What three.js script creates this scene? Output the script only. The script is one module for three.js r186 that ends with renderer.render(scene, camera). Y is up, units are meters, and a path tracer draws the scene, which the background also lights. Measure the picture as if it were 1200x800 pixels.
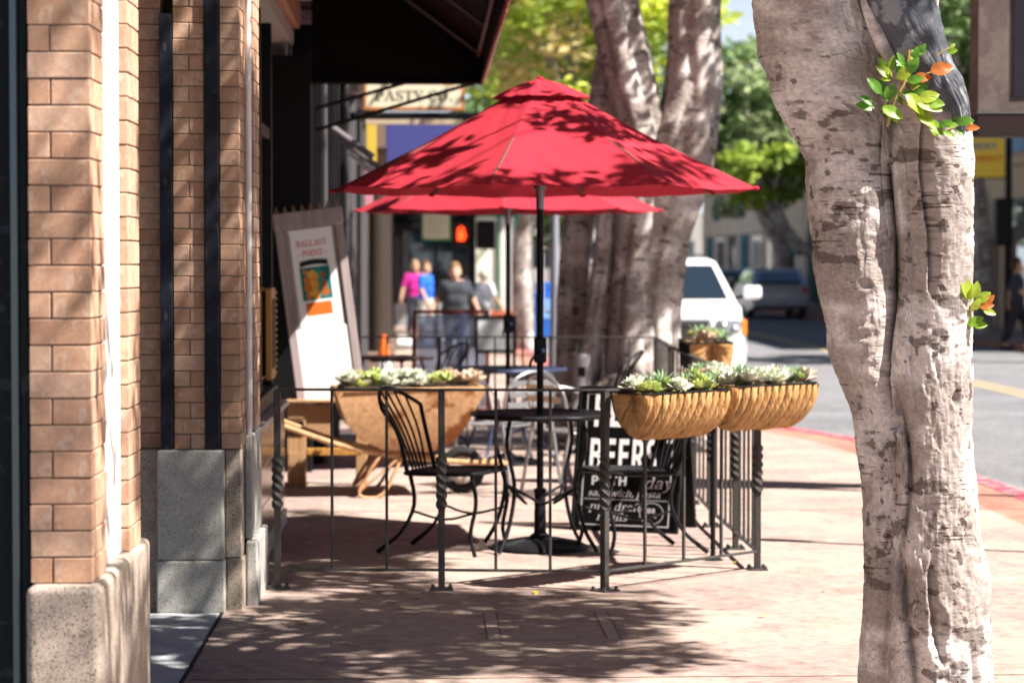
import * as THREE from 'three';
import { RoundedBoxGeometry } from 'three/addons/geometries/RoundedBoxGeometry.js';
import { ConvexGeometry } from 'three/addons/geometries/ConvexGeometry.js';
import { MarchingCubes } from 'three/addons/objects/MarchingCubes.js';
import { mergeGeometries, toCreasedNormals } from 'three/addons/utils/BufferGeometryUtils.js';

// ---------------------------------------------------------------- camera, sky, sun, exposure
const scene = new THREE.Scene();
const camera = new THREE.PerspectiveCamera(16.07, 1024 / 682, 0.1, 900);
camera.position.set(0, 1.58, 0);
{ const yaw = Math.atan(100 / 2833), pit = Math.atan(95 / 2833);
  camera.lookAt(Math.sin(yaw) * Math.cos(pit), 1.58 - Math.sin(pit), -Math.cos(yaw) * Math.cos(pit)); }
camera.focus = 8.8; camera.userData.fStop = 3.3;
const renderer = new THREE.WebGLRenderer({ antialias: true });
renderer.toneMapping = THREE.LinearToneMapping;
renderer.toneMappingExposure = 3.25;
renderer.shadowMap.enabled = true;
const SUN = new THREE.Vector3(0.576, 0.777, 0.252).normalize();
const sun = new THREE.DirectionalLight(0xfff7ee, 5);
sun.position.set(2, 0, -16).addScaledVector(SUN, 60); sun.target.position.set(2, 0, -16);
sun.castShadow = true;
Object.assign(sun.shadow.camera, { left: -30, right: 30, top: 40, bottom: -30, near: 1, far: 160 });
sun.shadow.mapSize.set(4096, 4096);
scene.add(sun, sun.target);
{ const w = 64, h = 128, d = new Float32Array(w * h * 4);
  for (let j = 0; j < h; j++) { const e = Math.max(0, Math.sin(((j + 0.5) / h - 0.5) * Math.PI)), k = Math.pow(1 - e, 5.5);
    const c = [0.026 + 0.37 * k, 0.044 + 0.40 * k, 0.092 + 0.39 * k];
    for (let i = 0; i < w; i++) { const o = (j * w + i) * 4; d[o] = c[0]; d[o + 1] = c[1]; d[o + 2] = c[2]; d[o + 3] = 1; } }
  const sky = new THREE.DataTexture(d, w, h, THREE.RGBAFormat, THREE.FloatType);
  sky.mapping = THREE.EquirectangularReflectionMapping; sky.minFilter = sky.magFilter = THREE.LinearFilter; sky.needsUpdate = true;
  scene.background = sky; scene.environment = sky; }

// ---------------------------------------------------------------- helpers
let seed = 12345;
const rnd = () => { seed = (seed + 0x6D2B79F5) | 0; let t = Math.imul(seed ^ (seed >>> 15), 1 | seed); t = (t + Math.imul(t ^ (t >>> 7), 61 | t)) ^ t; return ((t ^ (t >>> 14)) >>> 0) / 4294967296; };
const rr = (a, b) => a + (b - a) * rnd();
const V = (x, y, z) => new THREE.Vector3(x, y, z);
const col = (r, g, b) => new THREE.Color().setRGB(r, g, b);
const lerp = (a, b, t) => a + (b - a) * t, clamp = (x, a = 0, b = 1) => Math.min(b, Math.max(a, x));
const sstep = (a, b, x) => { const t = clamp((x - a) / (b - a)); return t * t * (3 - 2 * t); };
const hash = (x, y, z = 0) => { let h = Math.imul(x, 374761393) ^ Math.imul(y, 668265263) ^ Math.imul(z, 2147483629); h = Math.imul(h ^ (h >>> 13), 1274126177); return ((h ^ (h >>> 16)) >>> 0) / 4294967296; };
const mod = (a, n) => ((a % n) + n) % n;
function vn(x, y, p = 0, q = 0, s = 0) { // value noise, tileable with periods p, q
  const xi = Math.floor(x), yi = Math.floor(y), fx = x - xi, fy = y - yi, u = fx * fx * (3 - 2 * fx), v = fy * fy * (3 - 2 * fy);
  const X = (i) => (p ? mod(i, p) : i), Y = (i) => (q ? mod(i, q) : i);
  return lerp(lerp(hash(X(xi), Y(yi), s), hash(X(xi + 1), Y(yi), s), u), lerp(hash(X(xi), Y(yi + 1), s), hash(X(xi + 1), Y(yi + 1), s), u), v); }
function fbm(x, y, p, q, o = 4, s = 0) { let a = 0, k = 0.5, t = 0; for (let i = 0; i < o; i++) { a += k * vn(x, y, p, q, s + i); t += k; k *= 0.5; x *= 2; y *= 2; p *= 2; q *= 2; } return a / t; }
const toS = (l) => Math.round(255 * clamp(l <= 0.0031308 ? 12.92 * l : 1.055 * Math.pow(l, 1 / 2.4) - 0.055));
function tex(w, h, size, fn, srgb = true) { // fn(u, v) -> linear rgb; size in metres of one repeat
  const d = new Uint8Array(w * h * 4);
  for (let j = 0; j < h; j++) for (let i = 0; i < w; i++) { const c = fn(i / w, j / h), o = (j * w + i) * 4;
    for (let k = 0; k < 3; k++) d[o + k] = srgb ? toS(c[k]) : Math.round(255 * clamp(c[k])); d[o + 3] = 255; }
  const t = new THREE.DataTexture(d, w, h); t.wrapS = t.wrapT = THREE.RepeatWrapping; t.magFilter = THREE.LinearFilter; t.minFilter = THREE.LinearMipmapLinearFilter; t.generateMipmaps = true;
  if (srgb) t.colorSpace = THREE.SRGBColorSpace; if (size) t.repeat.set(1 / size[0], 1 / size[1]); t.needsUpdate = true; return t; }
const grey = (w, h, size, fn) => tex(w, h, size, (u, v) => { const g = fn(u, v); return [g, g, g]; }, false);
const mat = (c, o = {}) => new THREE.MeshPhysicalMaterial({ color: c, roughness: 0.8, specularIntensity: (o.roughness ?? 0.8) >= 0.45 ? 0.3 : 0.8, ...o });
const phys = (c, o = {}) => new THREE.MeshPhysicalMaterial({ color: c, roughness: 0.8, ...o });
function canvasTex(w, h, draw) { const c = document.createElement('canvas'); c.width = w; c.height = h; const g = c.getContext('2d'); draw(g, w, h); const t = new THREE.CanvasTexture(c); t.colorSpace = THREE.SRGBColorSpace; return t; }
const taken = {};
const numbered = (n) => { const k = (taken[n] = (taken[n] ?? -1) + 1); return k ? `${n}_${String(k).padStart(3, '0')}` : n; };
function mesh(name, geo, m, parent) { const o = new THREE.Mesh(geo, m); o.name = name; o.castShadow = o.receiveShadow = true; if (parent) parent.add(o); return o; }
function tag(o, label, category, group) { o.userData.label = label; o.userData.category = category; if (group) o.userData.group = group; return o; }
function thing(name, label, category, group, pos = [0, 0, 0], turn = 0) { const o = new THREE.Group(); o.name = numbered(name); o.position.set(...pos); o.rotation.y = turn; scene.add(o); return tag(o, label, category, group); }
function solo(name, geo, m, label, category, group) { const o = mesh(numbered(name), geo, m, scene); return tag(o, label, category, group); }
function struct(name, geo, m, parent = scene) { const o = mesh(parent === scene ? numbered(name) : name, geo, m, parent); if (parent === scene) o.userData.kind = 'structure'; return o; }
function part(name, parent, label) { const g = new THREE.Group(); g.name = name; parent.add(g); if (label) g.userData.label = label; return g; }
function planar(g) { // uv in metres from position and normal
  if (g.index) g = g.toNonIndexed(); const p = g.attributes.position, n = g.attributes.normal, uv = new Float32Array(p.count * 2);
  for (let i = 0; i < p.count; i++) { const ax = Math.abs(n.getX(i)), ay = Math.abs(n.getY(i)), az = Math.abs(n.getZ(i)); const x = p.getX(i), y = p.getY(i), z = p.getZ(i);
    if (ay >= ax && ay >= az) { uv[2 * i] = x; uv[2 * i + 1] = z; } else if (ax >= az) { uv[2 * i] = z; uv[2 * i + 1] = y; } else { uv[2 * i] = x; uv[2 * i + 1] = y; } }
  g.setAttribute('uv', new THREE.BufferAttribute(uv, 2)); return g; }
function box(x0, x1, y0, y1, z0, z1, r = 0.004, seg = 1) { // rounded box from limits
  const w = x1 - x0, h = y1 - y0, d = z1 - z0, g = r > 0 ? new RoundedBoxGeometry(w, h, d, seg, Math.min(r, w * 0.45, h * 0.45, d * 0.45)) : new THREE.BoxGeometry(w, h, d);
  g.translate((x0 + x1) / 2, (y0 + y1) / 2, (z0 + z1) / 2); return planar(g); }
const clean = (g) => { let q = g.index ? g.toNonIndexed() : g; for (const k of Object.keys(q.attributes)) if (!['position', 'normal', 'uv'].includes(k)) q.deleteAttribute(k); if (!q.attributes.uv) q.setAttribute('uv', new THREE.BufferAttribute(new Float32Array(q.attributes.position.count * 2), 2)); return q; };
const merge = (...gs) => mergeGeometries(gs.flat().map(clean));
function tube(pts, r, seg = 8, rad = 8, closed = false, ease = true) { // pts arrays; r number or list along
  const c = ease ? new THREE.CatmullRomCurve3(pts.map((p) => V(...p)), closed, 'centripetal') : (() => { const cp = new THREE.CurvePath(); for (let i = 0; i + 1 < pts.length; i++) cp.add(new THREE.LineCurve3(V(...pts[i]), V(...pts[i + 1]))); return cp; })();
  if (typeof r === 'number') { const g = new THREE.TubeGeometry(c, seg, r, rad, closed); return closed ? g : mergeGeometries([clean(g), clean(cap(g, rad, 0, r)), clean(cap(g, rad, seg, r))].filter(Boolean)); }
  return taper(c, r, seg, rad); }
function cap(g, rad, ring, r) { const p = g.attributes.position, n = rad, a = [], c = V(0, 0, 0), q = []; for (let i = 0; i < n; i++) { const k = ring * (rad + 1) + i; const v = V(p.getX(k), p.getY(k), p.getZ(k)); q.push(v); c.add(v); } c.multiplyScalar(1 / n);
  for (let i = 0; i < n; i++) { const A = q[i], B = q[(i + 1) % n]; a.push(...(ring ? [c, A, B] : [c, B, A]).flatMap((v) => [v.x, v.y, v.z])); } const o = new THREE.BufferGeometry(); o.setAttribute('position', new THREE.Float32BufferAttribute(a, 3)); o.computeVertexNormals(); return o; }
function taper(curve, radii, seg, rad, bump) { // tapered tube with optional bump(theta, t) in metres
  const fr = curve.computeFrenetFrames(seg, false), pos = [], uv = [], idx = []; const L = curve.getLength();
  const R = (t) => { const k = t * (radii.length - 1), i = Math.min(radii.length - 2, Math.floor(k)); return lerp(radii[i], radii[i + 1], k - i); };
  for (let j = 0; j <= seg; j++) { const t = j / seg, P = curve.getPointAt(t), N = fr.normals[j], B = fr.binormals[j];
    for (let i = 0; i <= rad; i++) { const a = (i / rad) * Math.PI * 2, r = R(t) + (bump ? bump(i === rad ? 0 : a, t) : 0), c = Math.cos(a) * r, s = Math.sin(a) * r; pos.push(P.x + N.x * c + B.x * s, P.y + N.y * c + B.y * s, P.z + N.z * c + B.z * s); uv.push((i / rad) * Math.PI * 2 * radii[0], t * L); } }
  for (let j = 0; j < seg; j++) for (let i = 0; i < rad; i++) { const a = j * (rad + 1) + i, b = a + 1, c = a + rad + 1, d = c + 1; idx.push(a, b, c, b, d, c); }
  const g = new THREE.BufferGeometry(); g.setAttribute('position', new THREE.Float32BufferAttribute(pos, 3)); g.setAttribute('uv', new THREE.Float32BufferAttribute(uv, 2)); g.setIndex(idx); g.computeVertexNormals();
  const n = g.attributes.normal; for (let j = 0; j <= seg; j++) { const a = j * (rad + 1), b = a + rad; const v = V(n.getX(a) + n.getX(b), n.getY(a) + n.getY(b), n.getZ(a) + n.getZ(b)).normalize(); n.setXYZ(a, v.x, v.y, v.z); n.setXYZ(b, v.x, v.y, v.z); }
  return g; }
const tr = (g, x, y, z, ry = 0, rx = 0, rz = 0) => { if (rx) g.rotateX(rx); if (rz) g.rotateZ(rz); if (ry) g.rotateY(ry); return g.translate(x, y, z); };
const cyl = (r0, r1, h, x, y, z, n = 16) => tr(new THREE.CylinderGeometry(r1, r0, h, n), x, y + h / 2, z);
const ball = (r, x, y, z, sx = 1, sy = 1, sz = 1, n = 12) => tr(new THREE.SphereGeometry(r, n, Math.max(6, n >> 1)).scale(sx, sy, sz), x, y, z);
const lathe = (pts, n = 24) => new THREE.LatheGeometry(pts.map((p) => new THREE.Vector2(p[0], p[1])), n);
function shapeGeo(pts, depth, bevel = 0) { const s = new THREE.Shape(pts.map((p) => new THREE.Vector2(p[0], p[1]))); return planar(new THREE.ExtrudeGeometry(s, { depth, bevelEnabled: bevel > 0, bevelSize: bevel, bevelThickness: bevel, bevelSegments: 1, bevelOffset: -bevel })); }

// ---------------------------------------------------------------- materials
const M = {};
{ const pave = tex(1024, 1024, [2.2, 2.2], (u, v) => { const f = fbm(u * 60, v * 60, 60, 60, 4, 1), b = fbm(u * 5, v * 5, 5, 5, 4, 9), g = hash(Math.floor(u * 1024), Math.floor(v * 1024), 5); const pit = g > 0.985 ? -0.14 : g < 0.02 ? 0.06 : 0; const st = sstep(0.60, 0.74, fbm(u * 9, v * 9, 9, 9, 5, 23)) * 0.055;
    const k = 1 + (f - 0.5) * 0.5 + (b - 0.5) * 0.42 + pit * 1.6 - st * 3; const gum = sstep(0.80, 0.83, vn(u * 38, v * 38, 38, 38, 61)) * sstep(0.55, 0.6, vn(u * 7, v * 7, 7, 7, 63)) * 0.22, k2 = k * (1 - gum); return [0.315 * k2, 0.238 * k2 * (1 + (b - 0.5) * 0.12), 0.205 * k2]; });
  const pb = grey(512, 512, [1.1, 1.1], (u, v) => fbm(u * 90, v * 90, 90, 90, 3, 4) * 0.7 + 0.3 * hash(Math.floor(u * 512), Math.floor(v * 512)));
  M.pave = mat(col(1, 1, 1), { map: pave, bumpMap: pb, bumpScale: 0.0025, roughness: 0.88 });
  M.paveBand = mat(col(0.95, 0.66, 0.58), { map: pave, bumpMap: pb, bumpScale: 0.0025, roughness: 0.88 });
  const asph = tex(512, 512, [3, 3], (u, v) => { const f = fbm(u * 90, v * 90, 90, 90, 3, 2), b = fbm(u * 4, v * 4, 4, 4, 4, 8), k = 1 + (f - 0.5) * 0.8 + (b - 0.5) * 0.5; return [0.118 * k, 0.118 * k, 0.124 * k]; });
  M.asphalt = mat(col(1.35, 1.35, 1.35), { map: asph, roughness: 0.85 });
  const wornf = (r, g, b) => tex(256, 256, [1.3, 1.3], (u, v) => { const f = fbm(u * 12, v * 12, 12, 12, 5, 3), k = sstep(0.36, 0.5, f); return [lerp(0.30, r, k), lerp(0.25, g, k), lerp(0.23, b, k)]; });
  M.redPaint = mat(col(1, 1, 1), { map: wornf(0.42, 0.07, 0.10), roughness: 0.7 });
  M.yellowPaint = mat(col(1, 1, 1), { map: wornf(0.40, 0.30, 0.13) });
  M.whitePaint = mat(col(1, 1, 1), { map: wornf(0.68, 0.68, 0.66) });
  const granite = (r, g, b, c, s) => tex(512, 512, [0.5, 0.5], (u, v) => { const f = vn(u * 190, v * 190, 190, 190, s), q = vn(u * 240, v * 240, 240, 240, s + 3), l = fbm(u * 8, v * 8, 8, 8, 3, s + 5); const k = 1 + (l - 0.5) * 0.4 - sstep(0.62, 0.8, f) * c + sstep(0.72, 0.9, q) * c * 0.6; return [r * k, g * k, b * k]; });
  M.graniteTan = mat(col(1, 1, 1), { map: granite(0.36, 0.30, 0.25, 0.75, 1), roughness: 0.5 });
  M.graniteGrey = mat(col(1, 1, 1), { map: granite(0.40, 0.39, 0.36, 0.55, 6), roughness: 0.45 });
  M.stepTile = mat(col(1, 1, 1), { map: granite(0.36, 0.37, 0.40, 0.3, 9), roughness: 0.6 });
  M.brick = [];
  for (let i = 0; i < 6; i++) { const t = [[0.41, 0.25, 0.168], [0.435, 0.272, 0.188], [0.385, 0.232, 0.156], [0.42, 0.255, 0.165], [0.45, 0.295, 0.21], [0.36, 0.212, 0.14]][i];
    M.brick.push(mat(col(1, 1, 1), { roughness: 0.85, map: tex(192, 192, [0.31, 0.31], (u, v) => { const f = fbm(u * 40, v * 40, 40, 40, 3, i * 7), b = fbm(u * 6, v * 6, 6, 6, 4, i * 5 + 2), h = hash(Math.floor(u * 192), Math.floor(v * 192), i), pale = sstep(0.60, 0.72, fbm(u * 14, v * 10, 14, 10, 4, i + 40)) * 0.28; const k = 1 + (f - 0.5) * 0.35 + (b - 0.5) * 0.45 - (h > 0.985 ? 0.35 : 0); return [lerp(t[0] * k, 0.6, pale), lerp(t[1] * k, 0.5, pale), lerp(t[2] * k, 0.42, pale)]; }) })); }
  M.mortar = mat(col(0.16, 0.125, 0.10), { roughness: 0.95 });
  M.whiteWall = mat(col(0.74, 0.73, 0.72), { roughness: 0.6, bumpMap: pb, bumpScale: 0.001 });
  const steelT = tex(256, 256, [0.6, 0.6], (u, v) => { const f = fbm(u * 6, v * 14, 6, 14, 5, 7), k = 1 + (f - 0.5) * 0.9, s = sstep(0.68, 0.75, fbm(u * 20, v * 9, 20, 9, 4, 31)) * 0.04; return [0.011 * k + s * 0.6, 0.013 * k + s * 0.6, 0.021 * k + s * 0.6]; });
  M.blueSteel = mat(col(1, 1, 1), { map: steelT, roughness: 0.5 });
  const doorT = tex(512, 512, [1.2, 1.2], (u, v) => { const f = fbm(u * 5, v * 8, 5, 8, 5, 17), s = sstep(0.64, 0.75, fbm(u * 16, v * 26, 16, 26, 5, 37)); const k = 0.8 + 0.5 * f; return [0.005 * k + s * 0.02, 0.009 * k + s * 0.024, 0.011 * k + s * 0.026]; });
  M.door = mat(col(1, 1, 1), { map: doorT, roughness: 0.55 });
  M.doorTrim = mat(col(0.10, 0.13, 0.14), { roughness: 0.35, metalness: 0.5 });
  M.blackPaint = mat(col(0.007, 0.007, 0.008), { roughness: 0.5 });
  M.greyPaint = mat(col(0.10, 0.095, 0.10), { roughness: 0.5 });
  M.iron = mat(col(0.5, 0.5, 0.5), { roughness: 0.5, metalness: 0.2, map: tex(256, 256, [0.25, 0.25], (u, v) => { const f = fbm(u * 30, v * 30, 30, 30, 3, 5), rust = sstep(0.66, 0.76, fbm(u * 7, v * 7, 7, 7, 4, 51)); const k = 0.75 + 0.5 * f; return [lerp(0.12 * k, 0.16, rust * 0.6), lerp(0.115 * k, 0.09, rust * 0.6), lerp(0.11 * k, 0.05, rust * 0.6)]; }) });
  M.blackIron = mat(col(0.009, 0.009, 0.011), { roughness: 0.45 });
  M.alu = mat(col(0.42, 0.42, 0.43), { roughness: 0.36, metalness: 0.9 });
  M.glass = phys(col(0.9, 0.93, 0.95), { transmission: 1, roughness: 0.03, thickness: 0 });
  M.darkRoom = mat(col(0.34, 0.33, 0.31), { roughness: 0.9 }); M.charcoal = mat(col(0.028, 0.027, 0.028), { roughness: 0.6 });  // charcoal: black facade paint, also the darkness painted behind the storefront panes
  M.carGlass = phys(col(0.012, 0.02, 0.028), { roughness: 0.05, clearcoat: 1 });
  M.tileBrown = mat(col(1, 1, 1), { map: granite(0.17, 0.115, 0.105, 0.5, 14), roughness: 0.16 });
  const fab = (r, g, b, s) => tex(512, 512, [0.8, 0.8], (u, v) => { const f = fbm(u * 5, v * 5, 5, 5, 4, s), w = hash(Math.floor(u * 512), Math.floor(v * 512), s); const k = 1 + (f - 0.5) * 0.2 + (w - 0.5) * 0.14; return [r * k, g * k, b * k]; });
  M.redCloth = phys(col(1, 1, 1), { map: fab(0.36, 0.026, 0.042, 3), roughness: 0.95, specularIntensity: 0.15, transmission: 0.10, thickness: 0, side: THREE.DoubleSide });
  M.blackCloth = mat(col(0.004, 0.003, 0.0035), { roughness: 0.9, side: THREE.DoubleSide });
  M.piping = mat(col(0.45, 0.20, 0.22), { roughness: 0.8 });
  const woodf = (r, g, b, s, sc) => tex(256, 512, sc, (u, v) => { const w = fbm(u * 30 + 2 * fbm(u * 3, v * 3, 3, 3, 3, s), v * 3, 0, 3, 4, s), k = 0.65 + 0.7 * w; return [r * k, g * k, b * k]; });
  M.woodGrey = mat(col(1, 1, 1), { map: woodf(0.33, 0.27, 0.27, 2, [0.3, 0.9]) });
  M.woodHoney = mat(col(1, 1, 1), { map: woodf(0.44, 0.22, 0.06, 4, [0.25, 0.8]), roughness: 0.45 });
  M.woodTan = mat(col(1, 1, 1), { map: woodf(0.42, 0.25, 0.13, 6, [0.3, 0.8]) });
  M.cardboard = mat(col(0.40, 0.24, 0.13)); M.woodDark = mat(col(0.10, 0.06, 0.045), { roughness: 0.6 });
  M.rust = mat(col(1, 1, 1), { roughness: 0.85, map: tex(512, 512, [0.9, 0.9], (u, v) => { const f = fbm(u * 7, v * 7, 7, 7, 5, 61), g = fbm(u * 40, v * 40, 40, 40, 3, 62), s = sstep(0.45, 0.62, f); return [lerp(0.46, 0.20, s) * (0.7 + 0.6 * g), lerp(0.27, 0.07, s) * (0.7 + 0.6 * g), lerp(0.14, 0.022, s) * (0.7 + 0.6 * g)]; }) });
  M.coir = mat(col(1, 1, 1), { roughness: 0.98, map: tex(512, 512, [0.3, 0.3], (u, v) => { const f = fbm(u * 60, v * 16, 60, 16, 3, 71), b = fbm(u * 6, v * 5, 6, 5, 4, 72), k = 0.55 + 0.9 * f; return [0.43 * k * (0.55 + 0.9 * b), 0.24 * k * (0.5 + 1.0 * b), 0.10 * k * (0.4 + 1.2 * b)]; }), bumpMap: grey(512, 512, [0.3, 0.3], (u, v) => fbm(u * 60, v * 16, 60, 16, 4, 71)), bumpScale: 0.006 });
  M.soil = mat(col(0.05, 0.035, 0.025), { roughness: 1 });
  M.rubber = mat(col(0.02, 0.02, 0.02), { roughness: 0.8 });
  M.bark = mat(col(1, 1, 1), { roughness: 0.9, map: tex(1024, 1024, [1.1, 1.1], barkColour), bumpMap: grey(1024, 1024, [1.1, 1.1], (u, v) => { const m = fbm(u * 8, v * 10, 8, 10, 4, 84); return 0.55 + 0.5 * (fbm(u * 60, v * 100, 60, 100, 4, 82) - 0.5) + 0.25 * (vn(u * 130, v * 22, 130, 22, 86) - 0.5) - 0.35 * sstep(0.76, 0.90, vn(u * 14 + 3 * vn(u * 20, v * 20, 20, 20, 87), v * 200, 0, 200, 3)) * sstep(0.53, 0.66, m) - 0.4 * sstep(0.64, 0.74, fbm(u * 30, v * 46, 30, 46, 3, 83)); }), bumpScale: 0.0055 });
  M.barkDark = mat(col(1, 1, 1), { roughness: 0.9, map: M.bark.map, bumpMap: M.bark.bumpMap, bumpScale: 0.0055 });
  M.scar = mat(col(1, 1, 1), { roughness: 0.6, bumpMap: grey(512, 512, [0.35, 0.35], (u, v) => fbm(u * 26, v * 5, 26, 5, 4, 93)), bumpScale: 0.01, map: tex(512, 512, [0.5, 0.5], (u, v) => { const f = fbm(u * 5 + 2 * fbm(u * 4, v * 4, 4, 4, 3, 92), v * 26, 0, 26, 4, 91), k = 0.55 + 0.9 * f, s = sstep(0.6, 0.72, fbm(u * 10, v * 10, 10, 10, 4, 95)) * 0.13; return [0.075 * k + s, 0.08 * k + s, 0.093 * k + s]; }) });
  const plasterT = tex(256, 256, [4, 4], (u, v) => { const k = 0.85 + 0.3 * fbm(u * 10, v * 10, 10, 10, 5, 2); return [k * 0.9, k * 0.9, k * 0.9]; }), plasters = {};
  M.plaster = (r, g, b) => (plasters[[r, g, b]] ??= mat(col(r / 0.9, g / 0.9, b / 0.9), { roughness: 0.9, map: plasterT }));
}
function barkColour(u, v) { const b = fbm(u * 3, v * 4, 3, 4, 4, 80), f = fbm(u * 90, v * 140, 90, 140, 3, 82), gr = vn(u * 130, v * 22, 130, 22, 86), m = fbm(u * 8, v * 10, 8, 10, 4, 84);
  const crack = sstep(0.80, 0.90, vn(u * 14 + 3 * vn(u * 20, v * 20, 20, 20, 87), v * 200, 0, 200, 3)) * sstep(0.53, 0.66, m), pit = clamp(sstep(0.67, 0.74, fbm(u * 30, v * 46, 30, 46, 3, 83)) * sstep(0.40, 0.6, fbm(u * 6, v * 7, 6, 7, 3, 88)) + sstep(0.66, 0.70, fbm(u * 9, v * 16, 9, 16, 5, 89) + 0.10 * (fbm(u * 40, v * 50, 40, 50, 3, 91) - 0.5)) * 0.9), pale = sstep(0.45, 0.68, fbm(u * 5, v * 7, 5, 7, 5, 85)), fleck = hash(Math.floor(u * 700), Math.floor(v * 700), 3) > 0.985 ? 0.5 : 0;
  const k = (0.70 + 0.6 * f) * (0.8 + 0.4 * b) * (0.90 + 0.2 * gr), c = [lerp(0.29, 0.52, pale) * k, lerp(0.25, 0.48, pale) * k, lerp(0.228, 0.455, pale) * k], d = clamp(pit * 0.75 + crack * 0.8 + fleck); return [lerp(c[0], 0.055, d), lerp(c[1], 0.038, d), lerp(c[2], 0.03, d)]; }
const leafMat = (r, g, b, t = 0.35) => phys(col(r, g, b), { roughness: 0.75, specularIntensity: 0.5, transmission: t, thickness: 0, side: THREE.DoubleSide });

// ---------------------------------------------------------------- ground, kerb, road
struct('road', planar(new THREE.PlaneGeometry(700, 700, 1, 1).rotateX(-Math.PI / 2).translate(60, -0.15, -250)), M.asphalt);
const kerbLine = new THREE.CatmullRomCurve3([[4.06, 8], [4.06, -4], [4.06, -12], [4.05, -17.5], [3.87, -21], [3.25, -23.3], [2.45, -25.2], [2.0, -27.5], [1.95, -31], [1.95, -38], [1.9, -41.5], [1.2, -44.2], [-0.6, -45]].map((p) => V(p[0], 0, p[1])), false, 'centripetal').getPoints(90);
{ const flat = (pts, h, y) => { const s = new THREE.Shape(pts.map((p) => new THREE.Vector2(p[0], -p[1]))); return planar(new THREE.ExtrudeGeometry(s, { depth: h, bevelEnabled: false }).rotateX(-Math.PI / 2).translate(0, y, 0)); };
  const edge = (off) => kerbLine.map((p, i) => { const a = kerbLine[Math.max(0, i - 1)], b = kerbLine[Math.min(kerbLine.length - 1, i + 1)]; const t = b.clone().sub(a).normalize(); return [p.x + t.z * off, p.z - t.x * off]; });
  const e0 = edge(0), e1 = edge(0.15), e2 = edge(0.5);
  struct('sidewalk', flat([[-0.915, 8], ...e2.slice(0, -1), [-1.5, -44.25], [-12, -44.25], [-12, -18.4], [-0.915, -18.4]], 0.2, -0.2), M.pave);
  const ring = (a, b, h, y) => flat([...a, ...b.slice().reverse()], h, y);
  struct('pavement_band', ring(e1, e2, 0.2, -0.2), M.paveBand);
  struct('red_kerb', ring(e0, e1, 0.2, -0.195), M.redPaint);
  struct('gutter', ring(edge(-0.45), e0, 0.05, -0.192), mat(col(0.24, 0.20, 0.19), { map: M.asphalt.map, roughness: 0.9 })).material.color.setRGB(1.9, 1.6, 1.5);
  for (const x of [7.62, 7.86]) struct('centre_line', box(x - 0.06, x + 0.06, -0.15, -0.146, -300, 5, 0), M.yellowPaint);
  struct('far_sidewalk', box(11.35, 13.6, -0.2, 0, -240, -10, 0), M.pave); struct('far_kerb', box(11.2, 11.35, -0.2, -0.003, -240, -10, 0), M.paveBand);
  struct('corner_sidewalk', box(-14, 2.2, -0.2, 0, -90, -56, 0), M.pave);
  for (let i = 0; i < 7; i++) struct('crosswalk_stripe', box(-3.2 + i * 0.85, -2.8 + i * 0.85, -0.15, -0.146, -55, -46, 0), M.whitePaint);
  // entrance floor tiles between the two brick piers
  const ef = new THREE.Group(); ef.name = 'entrance_floor'; ef.userData.kind = 'structure'; scene.add(ef);
  mesh('bed', box(-3, -0.925, -0.2, -0.012, -10.9, -6.2, 0), M.mortar, ef);
  for (let i = 0; i < 12; i++) for (let j = 0; j < 4; j++) mesh('floor_tile', box(-0.93 - (j + 1) * 0.4 + 0.004, -0.93 - j * 0.4, -0.06, 0.001, -10.83 + i * 0.385, -10.83 + (i + 1) * 0.385 - 0.004, 0.003), M.stepTile, ef);
  mesh('joint_strip', box(-0.926, -0.912, -0.05, 0.004, -10.85, -6.2, 0.001), M.rubber, ef);
  // pavement joints: recessed dark filler strips
  for (const [x0, z0, x1, z1] of [[0.83, -11.52, 1.72, -12.29], [-0.9, -9.1, 4, -9.1], [-0.9, -15.2, 4, -15.2]]) { const L = Math.hypot(x1 - x0, z1 - z0); const g = new THREE.BoxGeometry(L, 0.004, 0.007); struct('pavement_joint', tr(planar(g), (x0 + x1) / 2, 0.0005, (z0 + z1) / 2, Math.atan2(-(z1 - z0), x1 - x0)), M.mortar); }
  const hatch = thing('pavement_hatch', 'pale metal frame of a hatch set flush in the pavement', 'hatch', null, [0.53, 0, -10.4]);
  for (const s of [-1, 1]) { mesh('side_strip', box(s * 0.25 - 0.025, s * 0.25 + 0.025, -0.01, 0.004, -0.41, 0.37, 0.001), mat(col(0.31, 0.25, 0.22), { roughness: 0.6 }), hatch); for (const t of [-1, 1]) mesh('edge_gap', box(s * 0.25 + t * 0.030 - 0.003, s * 0.25 + t * 0.030 + 0.003, -0.01, 0.0025, -0.41, 0.37, 0), M.mortar, hatch); }
  mesh('front_gap', box(-0.22, 0.22, -0.01, 0.0025, 0.355, 0.367, 0), mat(col(0.30, 0.25, 0.22)), hatch);
}
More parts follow.
